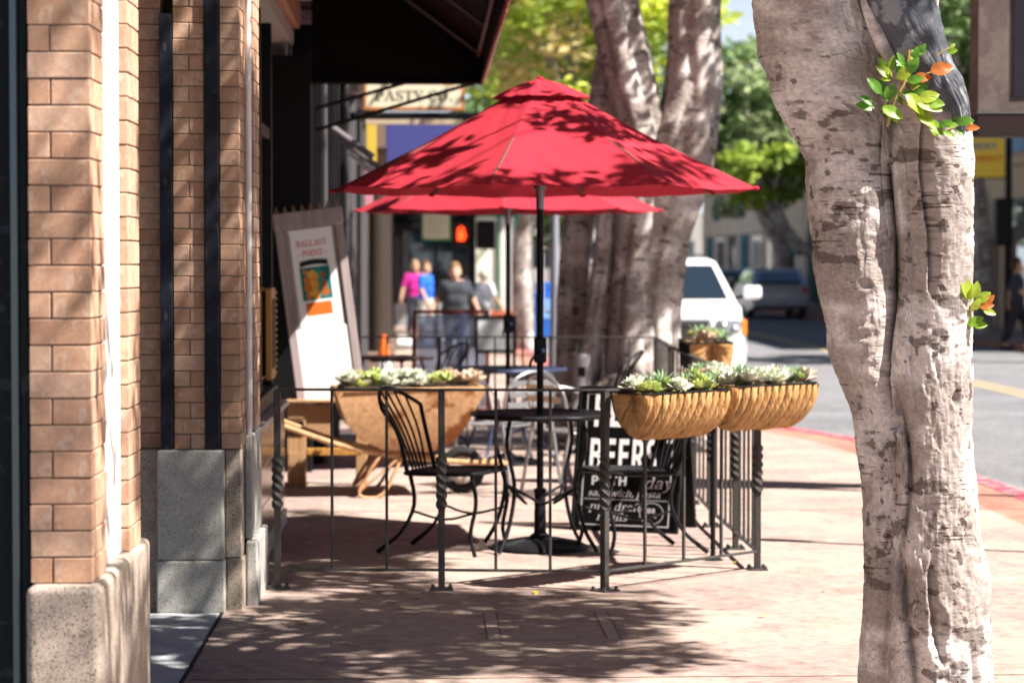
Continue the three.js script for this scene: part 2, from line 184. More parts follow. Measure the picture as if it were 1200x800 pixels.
// ---------------------------------------------------------------- left building: brick piers, door, shop window
const building = thing('brick_storefront', 'tan brick storefront with granite plinths and dark steel strips along the pavement', 'building');
const brickGeo = new Map();
function brick(parent, w, h, d, x, y, z) { // a chamfered brick, size quantised so alike bricks share geometry
  const k = [w, h, d].map((v) => v.toFixed(3)).join(); if (!brickGeo.has(k)) { const c = 0.0025; brickGeo.set(k, planar(new ConvexGeometry([-1, 1].flatMap((a) => [-1, 1].flatMap((b) => [-1, 1].flatMap((e) => [V(a * w / 2, b * (h / 2 - c), e * (d / 2 - c)), V(a * (w / 2 - c), b * h / 2, e * (d / 2 - c)), V(a * (w / 2 - c), b * (h / 2 - c), e * d / 2)])))))); }
  const o = mesh('brick', brickGeo.get(k), M.brick[Math.floor(rnd() * 6)], parent); o.position.set(x + rr(-0.001, 0.001), y, z + rr(-0.0015, 0.0015)); o.rotation.set(rr(-0.004, 0.004), rr(-0.004, 0.004), rr(-0.006, 0.006)); return o; }
const CO = 0.0708, J = 0.004;
// a brick mass: alternate courses of one long and of split bricks on the front face, side bricks behind; d = brick depth
function brickMass(parent, x0, x1, z0, z1, y0, n, frontSplit, sideLen) {
  mesh('mortar', box(x0 + 0.006, x1 - 0.006, y0, y0 + n * CO, z0 + 0.006, z1 - 0.006, 0), M.mortar, parent);
  const W = x1 - x0, D = z1 - z0, fd = Math.min(D, 0.1);
  for (let i = 0; i < n; i++) { const y = y0 + (i + 0.5) * CO, cuts = frontSplit(i, W); let x = x0;
    for (const f of cuts) { const w = W * f; brick(parent, w - J, CO - J, fd, x + w / 2, y, z1 - fd / 2); x += w; }
    let z = z1 - fd, left = D - fd; while (left > 0.03) { const l = Math.min(left, sideLen + (i % 2 ? 0.05 : 0)); brick(parent, 0.1, CO - J, l - J, x1 - 0.05, y, z - l / 2); z -= l; left -= l; } } }
{ const p = part('near_pier', building); const Y0 = 0.717, N = 35;
  brickMass(p, -1.06, -0.891, -6.73, -6.47, Y0, N, (i) => (i % 2 ? [1] : [0.36, 0.64]), 0.16);
  mesh('white_panel', box(-1.1, -0.906, Y0, Y0 + N * CO, -7.17, -6.73, 0.002), M.whiteWall, p);
  brickMass(p, -1.2, -0.878, -7.43, -7.17, Y0, N, (i) => (i % 2 ? [0.3, 0.7] : [0.62, 0.38]), 0.16);
  mesh('plinth', box(-1.062, -0.864, -0.1, Y0, -7.56, -6.40, 0.022, 3), M.graniteTan, p);
  mesh('inner_wall', box(-3, -1.2, -0.1, 3.2, -7.5, -7.1, 0), M.plaster(0.16, 0.12, 0.1, 2), p);
  const d = part('door', building); mesh('door_panel', box(-2.0, -1.115, 0.02, 2.9, -6.62, -6.56, 0.004), M.door, d); mesh('frame_strip', box(-1.113, -1.09, 0, 2.95, -6.60, -6.50, 0.008, 3), M.doorTrim, d); mesh('frame_post', box(-1.089, -1.064, 0, 2.95, -6.62, -6.505, 0.006, 2), M.door, d);
  const q = part('second_pier', building), Y1 = 0.73, N2 = 36;
  mesh('recess_plinth', box(-1.5, -1.21, -0.1, Y1 - 0.002, -11.7, -10.93, 0.006, 2), M.graniteTan, q); mesh('plinth_upper', box(-1.209, -0.913, 0.235, Y1, -11.6, -10.85, 0.010, 2), M.graniteGrey, q); mesh('plinth_lower', box(-1.214, -0.907, -0.1, 0.233, -11.6, -10.84, 0.010, 2), M.graniteGrey, q);
  mesh('plinth_step', box(-0.912, -0.838, 0.235, Y1 - 0.003, -11.6, -10.93, 0.008, 2), M.graniteTan, q); mesh('plinth_step_foot', box(-0.906, -0.83, -0.1, 0.233, -11.65, -10.91, 0.008, 2), M.graniteTan, q);
  mesh('corner_moulding', box(-0.837, -0.80, 0.30, Y1 + 0.05, -11.72, -11.10, 0.012, 3), M.graniteGrey, q); mesh('corner_moulding', box(-0.829, -0.775, -0.1, 0.298, -11.78, -11.06, 0.012, 3), M.graniteGrey, q);
  brickMass(q, -1.5, -1.195, -11.2, -10.97, Y1, N2, (i) => (i % 2 ? [0.55, 0.45] : [0.3, 0.7]), 0.2);
  brickMass(q, -1.137, -0.994, -11.2, -10.89, Y1, N2, (i) => (i % 2 ? [1] : [0.52, 0.48]), 0.2);
  brickMass(q, -0.93, -0.838, -11.2, -10.91, Y1, N2, (i) => (i % 2 ? [1] : [1]), 0.2);
  brickMass(q, -0.86, -0.80, -11.62, -11.28, Y1 + 0.06, N2 - 1, () => [1], 0.17);
  mesh('backing', box(-1.5, -0.86, Y1, 3.25, -11.6, -11.2, 0), M.mortar, q);
  mesh('white_conduit', cyl(0.014, 0.014, 2.5, -0.815, Y1 + 0.05, -11.12, 12), M.whiteWall, q);
  mesh('steel_strip', box(-1.194, -1.138, Y1, 2.68, -10.96, -10.87, 0.004), M.blueSteel, q); mesh('steel_strip', box(-0.993, -0.931, Y1, 3.3, -10.97, -10.865, 0.004), M.blueSteel, q);
  mesh('upper_wall', box(-6, -0.95, 3.32, 8, -18.3, -5.0, 0.01), M.plaster(0.36, 0.21, 0.14, 5), building);
  // tiled shop front below a black window
  const sf = part('shop_front', building); mesh('backing', box(-1.1, -0.872, 0, 0.705, -14.6, -11.75, 0), M.mortar, sf);
  for (let i = 0; i < 9; i++) for (let j = 0; j < 3; j++) mesh('wall_tile', box(-0.874, -0.858, 0.09 + j * 0.204, 0.29 + j * 0.204, -11.76 - (i + 1) * 0.315 + 0.004, -11.76 - i * 0.315, 0.003), M.tileBrown, sf);
  mesh('skirting', box(-0.872, -0.845, 0, 0.086, -14.6, -11.76, 0.004), M.graniteGrey, sf);
  mesh('window_sill', box(-1.05, -0.835, 0.706, 0.735, -14.65, -11.72, 0.006), mat(col(0.42, 0.41, 0.42), { roughness: 0.4 }), sf); mesh('window_ledge', box(-1.05, -0.90, 0.737, 0.83, -14.62, -11.74, 0.01), M.blackPaint, sf);
  const wn = part('window', building); mesh('pane', box(-0.985, -0.979, 0.84, 2.9, -14.55, -11.8, 0), M.glass, wn); for (const z of [-11.78, -12.7, -13.65, -14.6]) mesh('mullion', box(-1.02, -0.93, 0.832, 3.0, z - 0.035, z + 0.035, 0.006), M.blackPaint, wn); mesh('transom', box(-1.02, -0.94, 2.3, 2.37, -14.56, -11.82, 0.005), M.blackPaint, wn);
  mesh('corner_trim', box(-0.93, -0.905, 0.75, 3.2, -11.86, -11.80, 0.005), M.greyPaint, wn);
  mesh('interior', box(-3.6, -3.5, 0, 3.3, -18.3, -11.7, 0), M.darkRoom, building); mesh('interior_floor', box(-3.5, -1.06, -0.1, 0.0, -18.3, -11.7, 0), M.darkRoom, building); mesh('interior_ceiling', box(-3.5, -1.0, 3.2, 3.3, -18.3, -11.7, 0), M.darkRoom, building); mesh('interior_wall', box(-3.5, -1.06, 0, 3.2, -18.4, -18.3, 0), M.darkRoom, building); mesh('interior_wall', box(-3.5, -1.5, 0, 3.2, -11.69, -11.61, 0), M.darkRoom, building);
  // recessed doorway
  const dw = part('doorway', building); mesh('door_leaf', box(-1.75, -1.70, 0.02, 2.35, -17.5, -15.6, 0.005), M.blackPaint, dw); mesh('jamb', box(-1.72, -0.95, 0.72, 3.0, -14.74, -14.66, 0.005), M.greyPaint, dw); mesh('jamb', box(-1.72, -0.86, 0, 3.1, -18.28, -18.05, 0.005), M.blackPaint, dw); for (const z of [-17.9, -17.5]) mesh('door_post', box(-1.72, -1.64, 0, 3.0, z - 0.05, z + 0.05, 0.008), M.greyPaint, dw);
  mesh('threshold', box(-1.75, -0.916, -0.1, 0.001, -18.3, -14.65, 0), M.pave, dw);
}
// wooden menu case on the wall
{ const c = thing('menu_case', 'honey coloured wooden menu case with open lid on the black shop window', 'menu case', null, [-0.925, 0.93, -13.3]);
  mesh('case', box(-0.06, 0.03, 0, 0.50, -0.17, 0.17, 0.008), M.woodHoney, c); mesh('lid', box(0.05, 0.085, 0.0, 0.5, -0.17, 0.17, 0.008), M.woodHoney, c); mesh('hinge_gap', box(0.03, 0.05, 0.02, 0.48, -0.15, 0.14, 0.002), M.blackPaint, c); mesh('label_plate', box(0.085, 0.089, 0.06, 0.44, -0.13, 0.13, 0.001), mat(col(0.09, 0.06, 0.04)), c); for (let i = 0; i < 14; i++) mesh('brass_stud', ball(0.008, 0.088, 0.03 + i * 0.034, -0.15), mat(col(0.6, 0.42, 0.14), { metalness: 0.8, roughness: 0.35 }), c); }
// ---------------------------------------------------------------- black awning
{ const a = thing('awning', 'black fabric shop awning with pink piped scalloped valance over the pavement', 'awning');
  const x0 = -0.86, x1 = 0.42, y0 = 4.1, y1 = 3.16, za = -11.9, zb = -18.24;
  const quad = (p, q, r, s) => { const g = new THREE.BufferGeometry(); g.setAttribute('position', new THREE.Float32BufferAttribute([p, q, r, p, r, s].flat(), 3)); g.computeVertexNormals(); return planar(g); };
  mesh('canopy', quad([x0, y0, za], [x1, y1, za], [x1, y1, zb], [x0, y0, zb]), M.blackCloth, a);
  const val = []; const n = 21, w = (zb - za) / n; const sh = new THREE.Shape(); sh.moveTo(0, 0); sh.lineTo(0, -0.2); for (let i = 0; i < n; i++) sh.quadraticCurveTo((i + 0.5) * -w, -0.32, (i + 1) * -w, -0.2); sh.lineTo(-n * w, 0);
  mesh('front_valance', planar(new THREE.ExtrudeGeometry(sh, { depth: 0.004, bevelEnabled: false, curveSegments: 6 }).rotateY(Math.PI / 2).translate(x1, y1, za)), M.blackCloth, a);
  const pts = []; for (let i = 0; i < n; i++) for (let k = 0; k < 6; k++) { const t = k / 6; pts.push([x1 + 0.003, y1 - 0.2 - 0.24 * t * (1 - t), za + (i + t) * w]); } mesh('piping', tube(pts, 0.008, 260, 5), M.piping, a);
  for (const z of [za, zb]) { mesh('end_panel', quad([x0, y0, z], [x1, y1, z], [x1, 2.9, z], [x0, 2.9, z]), M.blackCloth, a); }
  for (const z of [za - 0.05, -14, -16.1, zb + 0.05]) mesh('rafter', tube([[x0, y0 - 0.04, z], [x1 - 0.02, y1 - 0.03, z]], 0.018, 1, 6), M.greyPaint, a);
  for (const x of [x1 - 0.03, -0.2]) mesh('frame_bar', tube([[x, x > 0 ? y1 - 0.04 : 3.56, za], [x, x > 0 ? y1 - 0.04 : 3.56, zb]], 0.018, 1, 6), M.greyPaint, a);
  for (const [x, y, X, Y, z] of [[0.36, 2.92, -0.84, 2.56, -18.32], [-0.05, 2.95, -0.84, 2.72, -18.30]]) mesh('support_arm', tube([[x, y, z], [X, Y, z]], 0.015, 1, 6), M.blackPaint, a);
  mesh('edge_bar', tube([[x0, 2.915, zb + 0.02], [x1, 2.915, zb + 0.02]], 0.014, 1, 6), M.blackPaint, a); }
// ---------------------------------------------------------------- iron patio railing
{ const r = thing('patio_railing', 'grey wrought iron patio railing with twisted posts and bolted feet around the tables', 'railing');
  const TOP = 0.966, BOT = 0.1;
  const P = [[-0.72, -11.64], [0.07, -11.58], [0.85, -11.5], [1.69, -12.27], [1.69, -13.15], [1.69, -14.26], [1.72, -15.6], [1.76, -17.4], [1.84, -19.4], [1.0, -19.5], [0.1, -19.5], [-0.75, -19.5]];
  const twist = (h, w) => { const s = new THREE.BoxGeometry(w, h, w, 2, 40, 2), p = s.attributes.position; for (let i = 0; i < p.count; i++) { const y = p.getY(i) / h + 0.5, a = y * Math.PI * 3, x = p.getX(i), z = p.getZ(i); p.setXYZ(i, x * Math.cos(a) - z * Math.sin(a), p.getY(i), x * Math.sin(a) + z * Math.cos(a)); } s.computeVertexNormals(); return s; };
  const post = planar(mergeGeometries([box(-0.0165, 0.0165, 0.0, 0.39, -0.0165, 0.0165, 0.003), box(-0.0165, 0.0165, 0.638, TOP - 0.012, -0.0165, 0.0165, 0.003), clean(twist(0.25, 0.040)).translate(0, 0.514, 0)].map(clean)));
  const plate = merge(box(-0.055, 0.055, 0, 0.008, -0.05, 0.05, 0.002), ...[[-1, -1], [1, -1], [-1, 1], [1, 1]].map(([a, b]) => cyl(0.010, 0.009, 0.016, a * 0.042, 0.006, b * 0.036, 6)));
  P.forEach(([x, z], i) => { const a = i < P.length - 1 ? Math.atan2(-(P[i + 1][1] - z), P[i + 1][0] - x) : 0; const g = part('post', r); g.position.set(x, 0, z); if (i < 2 || i > 8) g.rotation.y = 0; else g.rotation.y = a; mesh('shaft', post, M.iron, g); mesh('foot_plate', plate, M.iron, g); });
  const bar = box(-0.007, 0.007, BOT, TOP - 0.012, -0.007, 0.007, 0.002);
  const counts = [2, 2, 3, 4, 4, 4, 5, 6, 3, 3, 3];
  for (let i = 0; i + 1 < P.length; i++) { const [ax, az] = P[i], [bx, bz] = P[i + 1], L = Math.hypot(bx - ax, bz - az), a = Math.atan2(-(bz - az), bx - ax), cx = (ax + bx) / 2, cz = (az + bz) / 2;
    mesh('top_rail', tr(box(-L / 2 - 0.01, L / 2 + 0.01, TOP - 0.012 + (i % 2) * 0.001, TOP + (i % 2) * 0.001, -0.019, 0.019, 0.003), cx, 0, cz, a), M.iron, r);
    mesh('bottom_rail', tr(box(-L / 2 + 0.017, L / 2 - 0.017, BOT - 0.012, BOT, -0.012, 0.012, 0.002), cx, 0, cz, a), M.iron, r);
    for (let k = 1; k <= counts[i]; k++) { const t = k / (counts[i] + 1), b = mesh('baluster', bar, M.iron, r); b.position.set(lerp(ax, bx, t), 0, lerp(az, bz, t)); b.rotation.y = a; } } }
// ---------------------------------------------------------------- red market umbrellas
function makeUmbrella() { const u = thing('patio_umbrella', '', 'umbrella', 'red patio umbrellas');
  const R = 1.19, YR = 1.965, YT = 2.585, n = 8, off = (15 * Math.PI) / 180;
  const surf = (rIn, rOut, yOf, sag, na, nr, a0, lift = 0) => { const pos = [], uv = [], idx = []; for (let j = 0; j <= nr; j++) for (let i = 0; i <= na; i++) { const t = j / nr, s = i / na, r = lerp(rIn, rOut, t), A = a0, B = a0 + Math.PI / 4; const x = lerp(Math.cos(A), Math.cos(B), s) * r, z = lerp(Math.sin(A), Math.sin(B), s) * r, m = 4 * s * (1 - s); const wob = 0.008 * Math.sin(i * 1.7 + j * 1.1 + a0 * 5) * m * 0.4; const k = 1 - sag * 0.35 * m * t * t; pos.push(x * k, yOf(r) - sag * m * t * (1 - t * 0.3) * 0.5 + wob + lift, z * k); uv.push(x, z); }
    for (let j = 0; j < nr; j++) for (let i = 0; i < na; i++) { const a = j * (na + 1) + i, b = a + 1, c = a + na + 1, d = c + 1; idx.push(a, b, c, b, d, c); } const g = new THREE.BufferGeometry(); g.setAttribute('position', new THREE.Float32BufferAttribute(pos, 3)); g.setAttribute('uv', new THREE.Float32BufferAttribute(uv, 2)); g.setIndex(idx); g.computeVertexNormals(); return g; };
  const yOf = (r) => { const t = r / R; return lerp(YT, YR, t) - 0.022 * Math.sin(Math.PI * t); };
  for (let k = 0; k < n; k++) { const a0 = off + k * Math.PI / 4; mesh('canopy_panel', surf(0.14, R, yOf, 0.045, 12, 18, a0), M.redCloth, u);
    mesh('vent_panel', surf(0.0, 0.28, (r) => 2.57 - 0.055 * (r / 0.28) - 0.05 * Math.pow(r / 0.28, 2), 0.015, 8, 6, a0, 0.0), M.redCloth, u);
    const rb = part('rib', u), e = R - 0.02; mesh('rod', tube([[Math.cos(a0) * 0.05, 2.465, Math.sin(a0) * 0.05], [Math.cos(a0) * e * 0.5, yOf(e * 0.5) - 0.012, Math.sin(a0) * e * 0.5], [Math.cos(a0) * e, yOf(e) - 0.010, Math.sin(a0) * e]], 0.008, 6, 6), M.woodDark, rb);
    mesh('strut', tube([[Math.cos(a0) * 0.04, 1.99, Math.sin(a0) * 0.04], [Math.cos(a0) * 0.58, yOf(0.58) - 0.02, Math.sin(a0) * 0.58]], 0.008, 1, 6), M.woodDark, rb); mesh('tip_pocket', ball(0.022, Math.cos(a0) * (R - 0.01), YR, Math.sin(a0) * (R - 0.01), 1, 0.6, 1, 8), M.redCloth, rb); }
  mesh('pole', cyl(0.019, 0.019, 2.5, 0, 0.03, 0), M.blackIron, u); mesh('runner', merge(cyl(0.035, 0.035, 0.05, 0, 1.965, 0), cyl(0.023, 0.023, 0.12, 0, 1.86, 0)), mat(col(0.25, 0.25, 0.27), { metalness: 0.8, roughness: 0.35 }), u); mesh('hub', cyl(0.04, 0.03, 0.06, 0, 2.44, 0), M.blackIron, u); mesh('finial', merge(ball(0.02, 0, 2.57, 0, 1, 0.6, 1)), M.redCloth, u);
  const cr = part('crank', u); mesh('housing', box(-0.034, 0.034, 1.02, 1.16, -0.03, 0.05, 0.012, 2), M.blackIron, cr); mesh('knob', tube([[0, 1.08, 0.05], [0.0, 1.08, 0.07], [-0.05, 1.04, 0.08], [-0.06, 1.0, 0.09]], 0.008, 8, 6), M.blackIron, cr); mesh('cap', ball(0.013, 0.012, 1.09, 0.052), mat(col(0.12, 0.25, 0.55), { roughness: 0.3 }), cr);  // blue cap ball is a highlight on the crank, put in as colour
  const bs = part('base', u); mesh('disc', lathe([[0, 0.0], [0.262, 0.0], [0.27, 0.006], [0.268, 0.018], [0.24, 0.03], [0.15, 0.048], [0.07, 0.062], [0.06, 0.07]], 48), M.blackIron, bs); mesh('socket', lathe([[0.05, 0.06], [0.055, 0.075], [0.034, 0.09], [0.03, 0.30], [0.034, 0.31], [0.034, 0.33], [0.02, 0.335]], 20), M.blackIron, bs);
  for (let k = 0; k < 40; k++) { const a = k / 40 * Math.PI * 2; mesh('ridge', tube([[Math.cos(a) * 0.11, 0.056, Math.sin(a) * 0.11], [Math.cos(a) * 0.235, 0.031, Math.sin(a) * 0.235]], 0.004, 1, 5), M.blackIron, bs); }
  return u; }
const umb = makeUmbrella(); umb.position.set(0.62, 0, -13.2); umb.userData.label = 'red patio umbrella over the black table behind the railing with the coir baskets';
{ const c = umb.clone(); c.name = numbered('patio_umbrella'); c.position.set(0.63, 0, -18.75); c.rotation.y = 0.2; c.userData = { ...umb.userData, label: 'red patio umbrella over the blue table, half hidden behind another red umbrella' }; scene.add(c); }
// ---------------------------------------------------------------- tables and chairs
function meshTable(label, m, pos, turn, oct, rim) { const t = thing('patio_table', label, 'table', 'patio tables', pos, turn); const R = rim, n = oct ? 8 : 4, ring = []; for (let k = 0; k < n; k++) { const a = (k + 0.5) / n * Math.PI * 2; ring.push([Math.cos(a) * R, 0.735, Math.sin(a) * R]); }
  mesh('rim', tube([...ring, ring[0]], 0.014, n * 4, 8, false, false), m, t); const top = []; for (let i = -16; i <= 16; i++) { const x = i / 16 * R * 0.9, h = Math.sqrt(Math.max(0, R * R * 0.93 - x * x)) * 0.97; top.push(box(x - 0.004, x + 0.004, 0.735, 0.741, -h, h, 0), box(-h, h, 0.7365, 0.7425, x - 0.004, x + 0.004, 0)); }
  mesh('mesh_top', merge(top), m, t); mesh('apron', merge(box(-R * 0.6, R * 0.6, 0.70, 0.728, -0.01, 0.01), box(-0.01, 0.01, 0.70, 0.728, -R * 0.6, R * 0.6)), m, t);
  for (let k = 0; k < 4; k++) { const a = (k + 0.5) / 4 * Math.PI * 2, c = Math.cos(a), s = Math.sin(a); mesh('leg', tube([[c * R * 0.72, 0.73, s * R * 0.72], [c * R * 0.80, 0.6, s * R * 0.80], [c * R * 0.62, 0.35, s * R * 0.62], [c * R * 0.78, 0.12, s * R * 0.78], [c * R * 0.98, 0.012, s * R * 0.98]], 0.012, 14, 6), m, t); }
  for (let k = 0; k < 4; k++) { const p = [], a0 = (k + 0.5) / 4 * Math.PI * 2; for (let i = 0; i <= 6; i++) { const a = a0 + (i / 6) * Math.PI / 2, d = Math.abs(i / 3 - 1); p.push([Math.cos(a) * R * lerp(0.2, 0.6, d * d), 0.34 - 0.09 * Math.sin(Math.PI * (1 - d) * 0.5 + 0), Math.sin(a) * R * lerp(0.2, 0.6, d * d)]); } mesh('brace', tube(p, 0.008, 14, 6), m, t); }
  return t; }
meshTable('black mesh patio table under the umbrella nearest the coir baskets', M.blackIron, [0.62, 0, -13.2], 0.12, true, 0.385);
meshTable('blue mesh patio table beneath the umbrella that is half hidden', mat(col(0.035, 0.05, 0.10), { roughness: 0.35, metalness: 0.2 }), [0.63, 0, -18.75], 0.3, true, 0.45);
meshTable('small dark red patio table beside the black storefront', mat(col(0.07, 0.02, 0.018), { roughness: 0.4 }), [-0.30, 0, -21.0], 0.5, false, 0.36);
function ironChair(label, pos, turn) { const c = thing('patio_chair', label, 'chair', 'black wrought iron patio chairs', pos, turn); // faces +x
  const m = M.blackIron, sl = []; mesh('seat_frame', tube([[-0.2, 0.44, -0.19], [0.2, 0.45, -0.22], [0.22, 0.45, 0], [0.2, 0.45, 0.22], [-0.2, 0.44, 0.19], [-0.22, 0.44, 0]], 0.011, 40, 6, true), m, c);
  for (let i = 0; i < 12; i++) { const z = -0.2 + i * 0.4 / 11; sl.push(box(-0.2, 0.205, 0.441, 0.447, z - 0.012, z + 0.012, 0.001)); } mesh('seat', merge(sl), m, c);
  const top = (s) => [-0.42 + 0.10 * s * s, 0.885 - 0.10 * s * s, s * 0.235], bot = (s) => [-0.21, 0.45, s * 0.12], mid = (s) => [-0.29 + 0.03 * s * s, 0.66, s * 0.175];
  const b = part('backrest', c); for (const s of [-1, 1]) mesh('upright', tube([[-0.2, 0.44, s * 0.17], mid(s), top(s)], 0.012, 12, 6), m, b); const tp = []; for (let i = 0; i <= 10; i++) tp.push(top(-1 + i / 5)); mesh('top_rail', tube(tp, 0.011, 20, 6), m, b); for (let i = 1; i < 6; i++) { const s = -1 + i / 3; mesh('slat', tube([bot(s), mid(s), top(s)], 0.007, 10, 5), m, b); }
  for (const s of [-1, 1]) { mesh('leg', tube([[0.19, 0.45, s * 0.2], [0.22, 0.3, s * 0.205], [0.19, 0.12, s * 0.21], [0.22, 0.012, s * 0.215]], 0.011, 12, 6), m, c); mesh('leg', tube([[-0.18, 0.44, s * 0.18], [-0.15, 0.28, s * 0.19], [-0.22, 0.13, s * 0.2], [-0.36, 0.012, s * 0.21]], [0.012, 0.011, 0.010, 0.014], 12, 6), m, c); }
  for (const s of [-1, 1]) mesh('stretcher', tube([[0.2, 0.24, s * 0.205], [0.02, 0.2, s * 0.17], [-0.16, 0.24, s * 0.19]], 0.007, 8, 5), m, c); return c; }
ironChair('black wrought iron chair with fan back in front of the rusty wheelbarrow', [0.15, 0, -13.02], -0.45);
ironChair('black wrought iron chair with fan back beside the black chalkboard sign', [1.10, 0, -13.0], Math.PI + 0.35);
function aluChair(label, pos, turn) { const c = thing('cafe_armchair', label, 'chair', 'silver metal cafe armchairs', pos, turn); const m = M.alu, sl = [];
  for (const s of [-1, 1]) { mesh('side_frame', tube([[0.26, 0.012, s * 0.26], [0.22, 0.45, s * 0.26], [0.18, 0.67, s * 0.27], [-0.15, 0.69, s * 0.27], [-0.22, 0.45, s * 0.24], [-0.30, 0.012, s * 0.25]], 0.0125, 30, 8), m, c); }
  for (let i = 0; i < 7; i++) { const x = -0.2 + i * 0.065; sl.push(box(x, x + 0.05, 0.43, 0.442, -0.24, 0.24, 0.003)); } mesh('seat', merge(sl), m, c); const b = part('backrest', c); mesh('hoop', tube([[-0.2, 0.45, -0.22], [-0.27, 0.72, -0.22], [-0.30, 0.80, -0.1], [-0.30, 0.80, 0.1], [-0.27, 0.72, 0.22], [-0.2, 0.45, 0.22]], 0.012, 30, 8), m, b); for (let i = 0; i < 3; i++) mesh('slat', box(-0.29 + 0.02 * (2 - i), -0.28 + 0.02 * (2 - i), 0.56 + i * 0.075, 0.60 + i * 0.075, -0.21, 0.21, 0.003), m, b); return c; }
aluChair('silver metal armchair turned side on beside the chalkboard sign', [1.02, 0, -16.2], 0.5); aluChair('silver metal armchair behind the rusty wheelbarrow', [0.55, 0, -16.9], 2.3);
ironChair('black wrought iron chair at the blue table, facing the trees', [1.25, 0, -18.6], Math.PI - 0.3); ironChair('black wrought iron chair at the small dark red table', [-0.05, 0, -20.6], 2.6);
// ---------------------------------------------------------------- coir hanging baskets with succulents
function basket(label, pos, turn, L) { const b = thing('coir_basket', label, 'planter', 'coir lined wire baskets on the railing', pos, turn); // back along z=0, bulges to +z
  const TW = 0.0517, nx = 220, na = 30, H = 0.205, Dp = 0.235, sh = (x, a, k = 1) => { const e = 1 - 0.10 * Math.pow(Math.abs(x) * 2 / L, 6), q = Math.sin(a), c = Math.cos(a); const ph = (x + a * 0.05) / TW, rid = k * (0.020 + 0.016 * vn(Math.floor(ph) * 3.7 + 5, 3)) * (Math.pow(Math.abs(Math.sin(ph * Math.PI)), 0.7) - 0.35) * sstep(-0.05, 0.12, a); return [x, 0.0 - H * Math.pow(q, 0.75) * e - rid * q, 0.012 + (Dp * 0.5 + Dp * 0.5 * c) * e * (1 - 0.18 * q * (c > 0 ? 1 : 0)) + rid * Math.max(0.0, c)]; };
  const pos_ = [], uv = [], idx = []; for (let j = 0; j <= na; j++) for (let i = 0; i <= nx; i++) { const x = (i / nx - 0.5) * L, a = j / na * Math.PI; const p = sh(x, a); p[0] *= 1 - 0.12 * Math.sin(a) * Math.pow(Math.abs(x) * 2 / L, 2); pos_.push(...p); uv.push(x, j / na * 0.5); }
  for (let j = 0; j < na; j++) for (let i = 0; i < nx; i++) { const A = j * (nx + 1) + i, B = A + 1, C = A + nx + 1, D = C + 1; idx.push(A, B, C, B, D, C); }
  const g = new THREE.BufferGeometry(); g.setAttribute('position', new THREE.Float32BufferAttribute(pos_, 3)); g.setAttribute('uv', new THREE.Float32BufferAttribute(uv, 2)); g.setIndex(idx); g.computeVertexNormals();
  const ends = [-1, 1].map((s) => { const p = [], ii = [], uu = []; const K = 8; for (let k = 0; k <= K; k++) for (let j = 0; j <= na; j++) { const a = j / na * Math.PI, q = sh(s * L / 2, a); const bx = s * L / 2 * (1 - 0.12 * Math.sin(a)); const f = 1 - k / K, cy = -0.0, cz = 0.012 + Dp / 2; p.push(bx + s * 0.022 * Math.sin(Math.PI * Math.min(1, (1 - f) * 1.2)) * (0.6 + 0.4 * Math.sin(j * 1.9)), lerp(cy, q[1], f), lerp(cz, q[2], f)); uu.push(q[2], q[1] * f); }
    for (let k = 0; k < K; k++) for (let j = 0; j < na; j++) { const A = k * (na + 1) + j, B = A + 1, C = A + na + 1, D = C + 1; ii.push(A, B, C, B, D, C); } const e = new THREE.BufferGeometry(); e.setAttribute('position', new THREE.Float32BufferAttribute(p, 3)); e.setAttribute('uv', new THREE.Float32BufferAttribute(uu, 2)); e.setIndex(ii); e.computeVertexNormals(); return e; });
  const m = M.coir.clone(); m.side = THREE.DoubleSide; const m2 = mat(col(0.40, 0.23, 0.10), { side: THREE.DoubleSide, roughness: 0.95 }); mesh('coir_liner', merge(g, ...ends), m, b); mesh('soil', box(-L / 2 + 0.055, L / 2 - 0.055, -0.05, -0.015, 0.025, Dp - 0.02, 0.01), M.soil, b);
  const fp = []; for (let k = 0; k < 1500; k++) { const x = rr(-L / 2, L / 2), a = rr(0.0, 1.9), q = sh(x, a), d = V(rr(-0.5, 0.5), rr(-0.9, 0.5), rr(0.1, 1)).normalize().multiplyScalar(rr(0.006, 0.022)), o = V(rr(-1, 1), rr(-1, 1), 0).normalize().multiplyScalar(0.0007), xs = x * (1 - 0.12 * Math.sin(a) * Math.pow(Math.abs(x) * 2 / L, 2)); fp.push(xs - o.x, q[1] - o.y, q[2] - 0.002, xs + o.x, q[1] + o.y, q[2] - 0.002, xs + d.x, q[1] + d.y, q[2] + d.z * 0.7); }
  const fg = new THREE.BufferGeometry(); fg.setAttribute('position', new THREE.Float32BufferAttribute(fp, 3)); fg.computeVertexNormals(); mesh('coir_fibres', fg, m2, b).userData.kind = 'stuff';
  const w = part('wire_frame', b); const rim = []; for (const [x, z] of [[-L / 2, 0.01], [-L / 2, Dp * 0.9], [-L / 2 + 0.03, Dp + 0.012], [L / 2 - 0.03, Dp + 0.012], [L / 2, Dp * 0.9], [L / 2, 0.01]]) rim.push([x, 0.006, z]); mesh('rim_wire', tube([...rim, rim[0]], 0.0045, 40, 5, false, false), M.blackIron, w);
  const nw = Math.floor(L / TW / 2); for (let k = -nw + 1; k <= nw + 1; k++) { const p = []; for (let j = 0; j <= 12; j++) { const a = j / 12 * Math.PI, x = k * TW - a * 0.05; const xx = clamp(x, -L / 2, L / 2), q = sh(xx, a, 0); p.push([xx * (1 - 0.12 * Math.sin(a) * Math.pow(Math.abs(xx) * 2 / L, 2)), q[1] - 0.004 * Math.sin(a), q[2] + 0.004 * Math.cos(a)]); } mesh('rib_wire', tube(p, 0.003, 20, 4), M.blackIron, w); }
  return b; }
